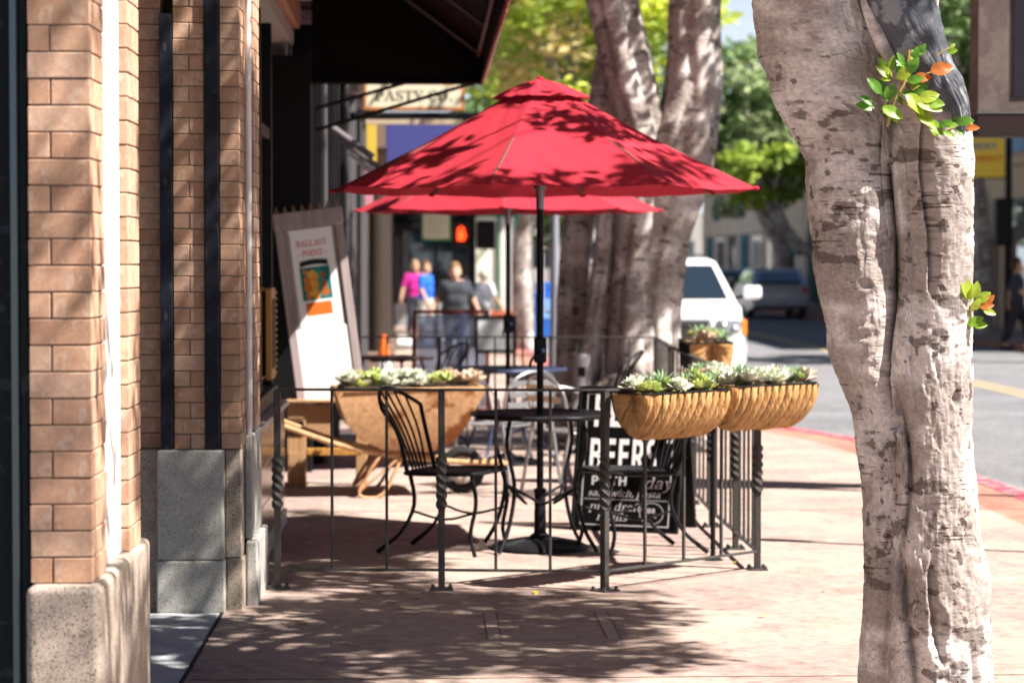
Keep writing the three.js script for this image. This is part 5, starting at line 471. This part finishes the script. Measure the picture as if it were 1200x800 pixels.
{ const s = thing('hanging_sign', 'cream hanging sign with dark serif lettering, orange edge and black bar below', 'sign', null, [-0.135, 3.12, -26]);
  const tx = canvasTex(1024, 512, (g, w, h) => { g.fillStyle = '#d9d2b8'; g.fillRect(0, 0, w, h); g.strokeStyle = '#b4723c'; g.lineWidth = 26; g.strokeRect(13, 13, w - 26, h - 26); g.fillStyle = '#1c1812'; g.textAlign = 'center'; g.font = 'bold 150px serif'; g.fillText('PASTY CO.', w / 2, 425); g.font = 'italic 190px serif'; g.fillText('SloCo', w * 0.40, 245); g.fillStyle = '#c98a34'; g.beginPath(); g.moveTo(720, 90); g.quadraticCurveTo(900, 60, 930, 240); g.quadraticCurveTo(850, 300, 760, 230); g.fill(); g.strokeStyle = '#8a5a20'; g.lineWidth = 14; g.beginPath(); g.arc(800, 210, 120, -1.4, 0.6); g.stroke(); });
  mesh('board', box(-0.545, 0.545, 0.06, 0.62, -0.03, 0.03, 0.006), mat(col(0.40, 0.20, 0.08)), s); for (const k of [1, -1]) mesh('sign_face', (k > 0 ? new THREE.PlaneGeometry(1.07, 0.54) : new THREE.PlaneGeometry(1.07, 0.54).rotateY(Math.PI)).translate(0, 0.34, k * 0.033), mat(col(1, 1, 1), { map: tx, roughness: 0.7 }), s); mesh('black_bar', tr(new RoundedBoxGeometry(1.42, 0.075, 0.07, 3, 0.03), 0.02, 0.01, 0), M.blackPaint, s); mesh('lower_board', box(-0.52, 0.52, -0.085, -0.03, -0.025, 0.025, 0.005), mat(col(0.5, 0.40, 0.28)), s); mesh('bracket', tube([[-0.74, 0.66, 0], [0.6, 0.66, 0]], 0.02, 1, 8), M.blackPaint, s);
  const n = thing('blue_banner', 'plain violet blue banner hanging below the cream sign', 'banner', null, [0.05, 2.2, -30]); mesh('cloth', tr(new RoundedBoxGeometry(1.1, 1.08, 0.03, 2, 0.01), 0, 0.54, 0), mat(col(0.06, 0.065, 0.23), { roughness: 0.85 }), n); mesh('rod', tube([[-1.0, 1.09, 0], [0.58, 1.09, 0]], 0.02, 1, 8), M.blackPaint, n); mesh('lower_rod', tube([[-1.0, 0.0, 0], [0.58, 0.0, 0]], 0.015, 1, 8), M.blackPaint, n); const y = thing('yellow_banner', 'narrow yellow banner strip beside the violet blue banner', 'banner', null, [-0.66, 2.7, -29]); mesh('cloth', box(-0.06, 0.06, 0, 0.55, -0.01, 0.01, 0.004), mat(col(0.6, 0.42, 0.06)), y); mesh('rod', tube([[-0.35, 0.56, 0], [0.08, 0.56, 0]], 0.012, 1, 6), M.blackPaint, y); mesh('pink_panel', box(-0.08, 0.02, -0.5, -0.02, -0.01, 0.01, 0.004), mat(col(0.5, 0.22, 0.26)), y); }
{ const b = thing('corner_building', 'corner shop with dark storefront, white column with red base and green trim', 'building'); mesh('wall', box(-14, 2.15, 0, 4.0, -75, -58.4, 0), M.charcoal, b); mesh('fascia', box(-14, 1.1, 2.55, 3.4, -58.4, -58.1, 0.02), M.blackPaint, b); mesh('canopy', box(-14, 1.0, 2.3, 2.5, -58.4, -56.9, 0.03), M.blackCloth, b); mesh('stallriser', box(-14, 1.15, 0, 0.55, -58.4, -58.2, 0.01), mat(col(0.3, 0.3, 0.3)), b); mesh('column', box(1.17, 2.12, 0.36, 4.05, -58.6, -58.0, 0.02), M.plaster(0.72, 0.70, 0.62, 9), b); mesh('column_base', box(1.13, 2.16, 0, 0.36, -58.65, -57.94, 0.02), mat(col(0.42, 0.10, 0.05)), b); for (const x of [1.10, 1.72, 2.17]) mesh('green_trim', box(x - 0.04, x + 0.04, 0.36, 4.02, -57.995, -57.95, 0.006), mat(col(0.02, 0.10, 0.06)), b); mesh('trim_band', box(1.15, 2.2, 2.62, 2.70, -57.99, -57.93, 0.006), mat(col(0.02, 0.10, 0.06)), b); mesh('tower', box(1.75, 2.25, 4.06, 7.2, -58.6, -58.1, 0.02), M.plaster(0.66, 0.66, 0.64, 4), b); for (let i = 0; i < 5; i++) { const w = part('window', b); mesh('pane', box(-6.8 + i * 1.6, -5.4 + i * 1.6, 0.6, 2.25, -58.36, -58.34, 0), M.carGlass, w); mesh('frame', box(-5.38 + i * 1.6, -5.22 + i * 1.6, 0.56, 2.29, -58.4, -58.28, 0.01), M.greyPaint, w); } }
// ---------------------------------------------------------------- buildings across the street
function facadeWindow(b, x, z0, z1, y0, y1, m, arch) { const w = part('window', b); if (arch) { const r = (z1 - z0) / 2, s = new THREE.Shape(); s.moveTo(-r, 0); s.lineTo(-r, y1 - y0 - r); s.absarc(0, y1 - y0 - r, r, Math.PI, 0, true); s.lineTo(r, 0); mesh('pane', planar(new THREE.ExtrudeGeometry(s, { depth: 0.06, bevelEnabled: false, curveSegments: 10 }).rotateY(-Math.PI / 2).translate(x + 0.01, y0, (z0 + z1) / 2)), m, w); } else mesh('pane', box(x - 0.05, x + 0.01, y0, y1, z0, z1, 0), m, w); mesh('sill', box(x - 0.16, x + 0.01, y0 - 0.12, y0, z0 - 0.1, z1 + 0.1, 0.02), M.plaster(0.5, 0.42, 0.33, 1), w); if (!arch) { mesh('frame', box(x - 0.08, x, y1, y1 + 0.1, z0 - 0.08, z1 + 0.08, 0.01), M.greyPaint, w); mesh('mullion', box(x - 0.07, x, y0, y1, (z0 + z1) / 2 - 0.04, (z0 + z1) / 2 + 0.04, 0.005), M.greyPaint, w); } }
{ const x = 13.5, b = thing('tan_building', 'tan stucco building with teal cornice, arched entrance and red script lettering', 'building'); const tan = M.plaster(0.50, 0.38, 0.27, 21), teal = mat(col(0.03, 0.16, 0.18)); mesh('wall', box(x, x + 10, 0, 8.1, -68, -44, 0), tan, b); mesh('cornice', box(x - 0.35, x + 10, 8.11, 8.36, -68.2, -43.8, 0.04), teal, b); mesh('string_course', box(x - 0.12, x, 3.75, 3.95, -68, -44, 0.03), tan, b);
  for (let i = 0; i < 6; i++) facadeWindow(b, x, -66.6 + i * 3.6, -65.2 + i * 3.6, 4.9, 6.9, mat(col(0.02, 0.09, 0.12), { roughness: 0.1 }), true); for (let i = 0; i < 4; i++) mesh('blue_panel', box(x - 0.1, x - 0.002, 4.05, 4.6, -62.6 + i * 4.6, -58.5 + i * 4.6, 0.02), mat(col(0.20, 0.34, 0.50)), b);
  const e = part('entrance', b); mesh('opening', box(x - 0.05, x + 0.01, 0.05, 2.0, -60.2, -57.4, 0), M.carGlass, e); const ar = []; for (let i = 0; i <= 16; i++) { const a = Math.PI * i / 16; ar.push([x - 0.1, 2.0 + Math.sin(a) * 1.25, -58.8 + Math.cos(a) * 1.6]); } mesh('tympanum', planar(new THREE.ExtrudeGeometry((() => { const s = new THREE.Shape(); s.moveTo(-1.5, 0); s.absellipse(0, 0, 1.5, 1.15, Math.PI, 0, true); return s; })(), { depth: 0.06, bevelEnabled: false, curveSegments: 16 }).rotateY(-Math.PI / 2).translate(x, 2.0, -58.8)), mat(col(0.24, 0.15, 0.11)), e); for (let i = 0; i < 15; i++) { const a = Math.PI * (i + 0.5) / 15; mesh('arch_stone', tr(new RoundedBoxGeometry(0.3, 0.3, 0.33, 1, 0.04), x - 0.12, 2.0 + Math.sin(a) * 1.3, -58.8 + Math.cos(a) * 1.65, 0, -a), M.plaster(0.58, 0.5, 0.4, 3), e); } for (const z of [-60.6, -56.9]) { mesh('column', cyl(0.26, 0.24, 1.6, x - 0.35, 0.5, z, 18), M.plaster(0.46, 0.27, 0.24, 5), e); mesh('column_base', box(x - 0.7, x, 0, 0.5, z - 0.34, z + 0.34, 0.03), M.plaster(0.5, 0.42, 0.36, 5), e); mesh('capital', box(x - 0.7, x, 2.1, 2.3, z - 0.34, z + 0.34, 0.03), M.plaster(0.5, 0.42, 0.36, 5), e); }
  const script = []; for (let k = 0; k < 2; k++) { const pts = []; for (let i = 0; i <= 40; i++) { const q = i / 40; pts.push([x - 0.18, 2.42 - k * 0.42 + 0.13 * Math.sin(q * 38) * (0.6 + 0.4 * Math.sin(q * 9 + k)), -60.0 + k * 0.5 + q * (2.3 - k * 0.4) + 0.10 * Math.cos(q * 38)]); } script.push(tube(pts, 0.03, 160, 5)); } mesh('script_lettering', merge(script), mat(col(0.55, 0.03, 0.05), { roughness: 0.4 }), b); for (const [z0, z1] of [[-67, -62], [-55.5, -51], [-50, -45.5]]) { facadeWindow(b, x, z0, z1, 0.6, 2.9, M.carGlass); } 
  const c = thing('beige_building', 'beige stucco building with green arched awning and small red sign behind the trees', 'building'); mesh('wall', box(x, x + 10, 0, 6.6, -86, -68.2, 0), M.plaster(0.60, 0.50, 0.39, 31), c); mesh('cornice', box(x - 0.2, x + 10, 6.61, 6.85, -86.1, -68.3, 0.03), M.plaster(0.55, 0.48, 0.4, 3), c); for (let i = 0; i < 5; i++) facadeWindow(c, x, -85 + i * 3.3, -83.6 + i * 3.3, 4.2, 5.9, M.carGlass, false); facadeWindow(c, x, -85.2, -82.8, 0.1, 3.3, mat(col(0.015, 0.07, 0.06)), true); mesh('red_sign', box(x - 0.14, x - 0.06, 2.35, 3.0, -81.9, -79.6, 0.02), mat(col(0.45, 0.02, 0.03)), c); mesh('green_awning', planar(new ConvexGeometry([V(x, 2.3, -82.4), V(x, 2.3, -78), V(x - 1.1, 1.75, -82.4), V(x - 1.1, 1.75, -78), V(x, 1.75, -82.4), V(x, 1.75, -78)])), mat(col(0.015, 0.075, 0.055)), c); for (const [z0, z1] of [[-77, -73], [-72.3, -69]]) facadeWindow(c, x, z0, z1, 0.5, 2.8, M.carGlass); mesh('brown_awning', planar(new ConvexGeometry([V(x, 3.5, -76), V(x, 3.5, -69), V(x - 1.3, 2.6, -76), V(x - 1.3, 2.6, -69), V(x, 2.6, -76), V(x, 2.6, -69)])), mat(col(0.06, 0.03, 0.04)), c);
  const d = thing('pale_building', 'pale building with teal panels far behind the white car', 'building'); mesh('wall', box(x, x + 12, 0, 5.6, -118, -86.2, 0), M.plaster(0.55, 0.46, 0.36, 41), d); for (let i = 0; i < 7; i++) facadeWindow(d, x, -116 + i * 4.2, -113.5 + i * 4.2, 0.5, 2.6, i % 3 ? M.carGlass : mat(col(0.03, 0.13, 0.17))); for (let i = 0; i < 3; i++) mesh('teal_panel', box(x - 0.08, x - 0.002, 3.4, 4.4, -113 + i * 9, -111.2 + i * 9, 0.02), mat(col(0.03, 0.12, 0.16)), d); const f = thing('far_block', 'low pale block closing the far end of the street', 'building'); mesh('wall', box(-20, 60, -0.1, 5.5, -215, -200, 0), M.plaster(0.4, 0.38, 0.35, 51), f); for (let i = 0; i < 18; i++) { const w = part('window', f); mesh('pane', box(-8 + i * 2.4, -6.6 + i * 2.4, 1.0, 3.2, -199.99, -199.95, 0), M.carGlass, w); } }
// ---------------------------------------------------------------- street furniture
{ const c = thing('sign_cabinet', 'big weathered brown sign cabinet with dark panel on a post at the kerb', 'sign', null, [4.0, 0, -16]); const br = mat(col(1, 1, 1), { roughness: 0.8, map: tex(256, 256, [1, 1], (u, v) => { const s = sstep(0.5, 0.58, fbm(u * 9, v * 7, 9, 7, 4, 15)), k = 0.85 + 0.3 * fbm(u * 40, v * 40, 40, 40, 3, 6); return [lerp(0.13, 0.10, s) * k, lerp(0.105, 0.08, s) * k, lerp(0.095, 0.073, s) * k]; }) }); mesh('cabinet', box(-0.36, 0.95, 2.56, 4.1, -0.14, 0.10, 0.008), br, c); mesh('dark_panel', box(-0.125, 0.72, 2.66, 4.0, 0.10, 0.112, 0.004), mat(col(0.012, 0.008, 0.012), { roughness: 0.3 }), c); mesh('ledge', box(-0.37, 0.96, 2.40, 2.545, -0.16, 0.14, 0.006), mat(col(0.022, 0.013, 0.012), { roughness: 0.6 }), c); mesh('drip_edge', box(-0.372, 0.962, 2.546, 2.56, -0.162, 0.145, 0.003), M.greyPaint, c); mesh('post', cyl(0.05, 0.05, 2.4, 0.05, 0, 0), M.greyPaint, c);
  const p = thing('shadow_pole', 'unseen thin grey pole added at the kerb to cast a line of shadow', 'pole', null, [3.75, 0, -12.75]); mesh('shaft', cyl(0.028, 0.028, 2.75, 0, 0, 0), M.alu, p); mesh('added_plate', box(-0.15, 0.15, 2.2, 2.66, -0.034, -0.031, 0.001), mat(col(0.6, 0.6, 0.6)), p);  // out-of-view pole and plate, added to cast the thin shadow line on the pavement
  const q = thing('street_pole', 'grey metal pole with a bracket beside the thick tree', 'pole', null, [1.43, 0, -27]); mesh('shaft', cyl(0.05, 0.045, 2.85, 0, 0, 0), mat(col(0.30, 0.31, 0.36), { roughness: 0.4, metalness: 0.5 }), q); mesh('collar', cyl(0.075, 0.07, 0.18, 0, 0.1, 0), M.alu, q); mesh('bracket', tube([[0.05, 1.72, 0], [-0.13, 1.72, 0], [-0.13, 1.0, 0], [0, 1.0, 0]], 0.012, 12, 5, false, false), mat(col(0.35, 0.30, 0.27)), q);
  const g = thing('green_pole', 'slender dark green pole beside the thick tree', 'pole', null, [2.36, 0, -40.5]); mesh('shaft', cyl(0.05, 0.04, 2.9, 0, 0, 0), mat(col(0.01, 0.05, 0.035)), g); mesh('base', cyl(0.12, 0.07, 0.5, 0, 0, 0), mat(col(0.01, 0.05, 0.035)), g); mesh('cap', lathe([[0, 2.98], [0.05, 2.95], [0.055, 2.88], [0.04, 2.86]], 12), mat(col(0.01, 0.05, 0.035)), g);
  const s = thing('pedestrian_signal', 'pedestrian signal with lit red hand and black housing at the corner', 'traffic signal', null, [0.82, 0, -43.4]); mesh('pole', cyl(0.06, 0.05, 3.6, 0, 0, -0.12), M.blackPaint, s); mesh('housing', tr(new RoundedBoxGeometry(0.36, 0.46, 0.2, 2, 0.03), -0.20, 2.05, 0.02), M.blackPaint, s); mesh('red_hand', merge(box(-0.27, -0.14, 1.93, 2.08, 0.122, 0.13, 0.003), ...[0, 1, 2, 3].map((i) => box(-0.265 + i * 0.033, -0.243 + i * 0.033, 2.07, 2.16 + (i === 1 || i === 2 ? 0.03 : 0), 0.122, 0.13, 0.003)), box(-0.15, -0.11, 2.0, 2.03, 0.122, 0.13, 0.003)), mat(col(0.6, 0.05, 0.01), { emissive: col(1, 0.12, 0.02), emissiveIntensity: 0.5 }), s); const pl = new THREE.PointLight(0xff4010, 0.12); pl.position.set(-0.2, 2.05, 0.2); pl.castShadow = true; s.add(pl); mesh('housing', tr(new RoundedBoxGeometry(0.34, 0.5, 0.26, 2, 0.03), 0.24, 2.03, 0.02), M.blackPaint, s); mesh('visor', box(0.09, 0.39, 2.27, 2.29, 0.14, 0.32, 0.004), M.blackPaint, s);
  const gs = thing('green_edged_sign', 'pale sign with a green border hanging at the street corner', 'sign', null, [0.17, 0, -43.2]); mesh('panel', box(-0.27, 0.27, 1.93, 2.44, -0.02, 0.02, 0.006), mat(col(0.02, 0.14, 0.07)), gs); mesh('face', box(-0.235, 0.235, 1.965, 2.405, 0.02, 0.024, 0.002), mat(col(0.56, 0.56, 0.42)), gs); mesh('post', cyl(0.03, 0.03, 2.0, 0.0, 0, -0.05), M.blackPaint, gs); const pr = []; for (let i = 0; i < 5; i++) pr.push(box(-0.18, 0.18 - (i % 3) * 0.05, 2.03 + i * 0.07, 2.055 + i * 0.07, 0.0245, 0.026, 0)); mesh('print', merge(pr), mat(col(0.40, 0.42, 0.30)), gs);
  for (const [x, l] of [[2.02, 'blue newspaper box next to the street pole'], [2.42, 'blue newspaper box with a white label, further from the street pole']]) { const n = thing('newspaper_box', l, 'newspaper box', 'blue newspaper boxes', [x - 0.05, 0, -40.0]); const bl = mat(col(0.02, 0.13, 0.50), { roughness: 0.4 }); mesh('cabinet', box(-0.19, 0.19, 0.3, 1.05, -0.2, 0.2, 0.02), bl, n); mesh('window', box(-0.14, 0.14, 0.62, 0.95, 0.2, 0.21, 0.003), mat(col(0.20, 0.40, 0.70), { roughness: 0.15 }), n); mesh('coin_box', box(-0.17, 0.17, 1.05, 1.22, -0.15, 0.12, 0.02), bl, n); for (const [a, b] of [[-1, -1], [1, -1], [-1, 1], [1, 1]]) mesh('leg', box(a * 0.16 - 0.02, a * 0.16 + 0.02, 0, 0.3, b * 0.16 - 0.02, b * 0.16 + 0.02, 0.003), M.blackPaint, n); }
  const bo = thing('litter_bin', 'grey cylindrical bin by the rear patio railing', 'bin', null, [1.28, 0, -20.0]); mesh('drum', lathe([[0, 0], [0.07, 0], [0.072, 0.02], [0.072, 0.74], [0.08, 0.75], [0.08, 0.80], [0.06, 0.815], [0, 0.815]], 24), mat(col(0.34, 0.33, 0.35), { roughness: 0.45, metalness: 0.3 }), bo); mesh('opening', box(-0.03, 0.03, 0.62, 0.70, 0.06, 0.076, 0.004), M.blackPaint, bo);
  const co = thing('traffic_cone', 'orange traffic cone with white band by the black storefront', 'cone', null, [-0.5, 0, -28]); mesh('base', box(-0.18, 0.18, 0, 0.03, -0.18, 0.18, 0.006), mat(col(0.6, 0.12, 0.02)), co); mesh('cone_body', lathe([[0.14, 0.03], [0.03, 0.72], [0.0, 0.72]], 24), mat(col(0.65, 0.13, 0.02)), co); mesh('white_band', lathe([[0.0985, 0.30], [0.0715, 0.47]], 24), mat(col(0.7, 0.7, 0.7), { side: THREE.DoubleSide }), co);
  const ws = thing('wind_screen', 'dark framed glass wind screen standing behind the rear railing', 'screen', null, [0.24, 0, -24]); for (const x of [-0.36, 0.36]) mesh('post', box(x - 0.02, x + 0.02, 0, 1.05, -0.02, 0.02, 0.004), mat(col(0.09, 0.02, 0.018)), ws); mesh('top_rail', box(-0.38, 0.38, 1.051, 1.09, -0.025, 0.025, 0.004), mat(col(0.09, 0.02, 0.018)), ws); mesh('pane', box(-0.335, 0.335, 0.12, 1.04, -0.004, 0.004, 0), phys(col(0.5, 0.56, 0.68), { transmission: 0.85, roughness: 0.15, thickness: 0 }), ws); mesh('bottom_rail', box(-0.335, 0.335, 0.06, 0.11, -0.02, 0.02, 0.004), mat(col(0.09, 0.02, 0.018)), ws); for (const x of [-0.36, 0.36]) mesh('foot', box(x - 0.03, x + 0.03, 0, 0.03, -0.2, 0.2, 0.004), M.blackPaint, ws);
  const wb = thing('white_board', 'small white framed board with dark edge behind the rear railing', 'board', null, [0.66, 0, -23.2]); mesh('panel', box(-0.17, 0.17, 0.72, 1.02, -0.012, 0.012, 0.004), mat(col(0.62, 0.66, 0.66)), wb); mesh('frame', merge(box(-0.2, 0.2, 1.021, 1.05, -0.02, 0.02), box(-0.2, 0.2, 0.69, 0.719, -0.02, 0.02), box(-0.2, -0.171, 0.72, 1.02, -0.02, 0.02), box(0.171, 0.2, 0.72, 1.02, -0.02, 0.02)), M.blackPaint, wb); for (const x of [-0.18, 0.18]) mesh('leg', box(x - 0.015, x + 0.015, 0, 0.69, -0.015, 0.015, 0.003), M.blackPaint, wb);
  const yb = thing('street_banner', 'yellow street banner with blue and red lettering on a post across the road', 'banner', null, [11.75, 0, -48.5]); const bt = canvasTex(512, 640, (c2, w, h) => { c2.fillStyle = '#e8c94e'; c2.fillRect(0, 0, w, h); c2.textAlign = 'center'; c2.fillStyle = '#2f66a8'; c2.font = 'bold 150px sans-serif'; c2.fillText('WAY', w / 2, 210); c2.fillStyle = '#cf4a30'; c2.font = 'bold 130px sans-serif'; c2.fillText('MARKET', w / 2, 400, w - 40); }); mesh('pole', cyl(0.08, 0.06, 6, 0, 0, 0), M.blackPaint, yb); mesh('banner_cloth', box(-0.9, -0.08, 3.25, 4.1, -0.012, 0.012, 0.004), mat(col(0.6, 0.42, 0.06)), yb); mesh('banner_print', new THREE.PlaneGeometry(0.80, 0.82).translate(-0.49, 3.675, 0.014), mat(col(1, 1, 1), { map: bt }), yb); for (const y of [3.23, 4.12]) mesh('arm', tube([[-0.95, y, 0], [0, y, 0]], 0.015, 1, 6), M.blackPaint, yb); mesh('signal_head', tr(new RoundedBoxGeometry(0.34, 0.95, 0.3, 2, 0.04), -0.15, 2.35, 0.2), M.blackPaint, yb); }
// ---------------------------------------------------------------- fallen leaves
{ const lm = [mat(col(0.42, 0.34, 0.04)), mat(col(0.24, 0.12, 0.04)), mat(col(0.30, 0.32, 0.05))]; [[-0.55, -10.45, 0.045, 0], [0.52, -11.45, 0.04, 0], [0.52, -10.55, 0.025, 0], [0.62, -10.75, 0.02, 1], [0.66, -10.45, 0.022, 1], [1.62, -12.55, 0.03, 0], [1.05, -10.95, 0.03, 1], [1.5, -10.6, 0.025, 2], [0.95, -9.4, 0.02, 1], [-0.3, -11.2, 0.03, 1], [1.9, -11.4, 0.02, 1], [0.1, -12.3, 0.03, 1], [2.3, -10.5, 0.02, 1], [1.25, -9.9, 0.018, 0]].forEach(([x, z, s, k]) => { const o = solo('fallen_leaf', new THREE.BufferGeometry().copy(leafGeo), lm[k], ['yellow fallen leaf lying on the pink pavement', 'brown curled fallen leaf on the pink pavement', 'green fallen leaf on the pink pavement'][k], 'leaf', 'fallen leaves'); o.material.side = THREE.DoubleSide; o.scale.setScalar(s * 1.7); o.position.set(x, 0.006 + s * 0.12, z); o.rotation.set(rr(-0.15, 0.15), rr(0, 6.28), rr(-0.25, 0.25)); }); }
renderer.render(scene, camera);
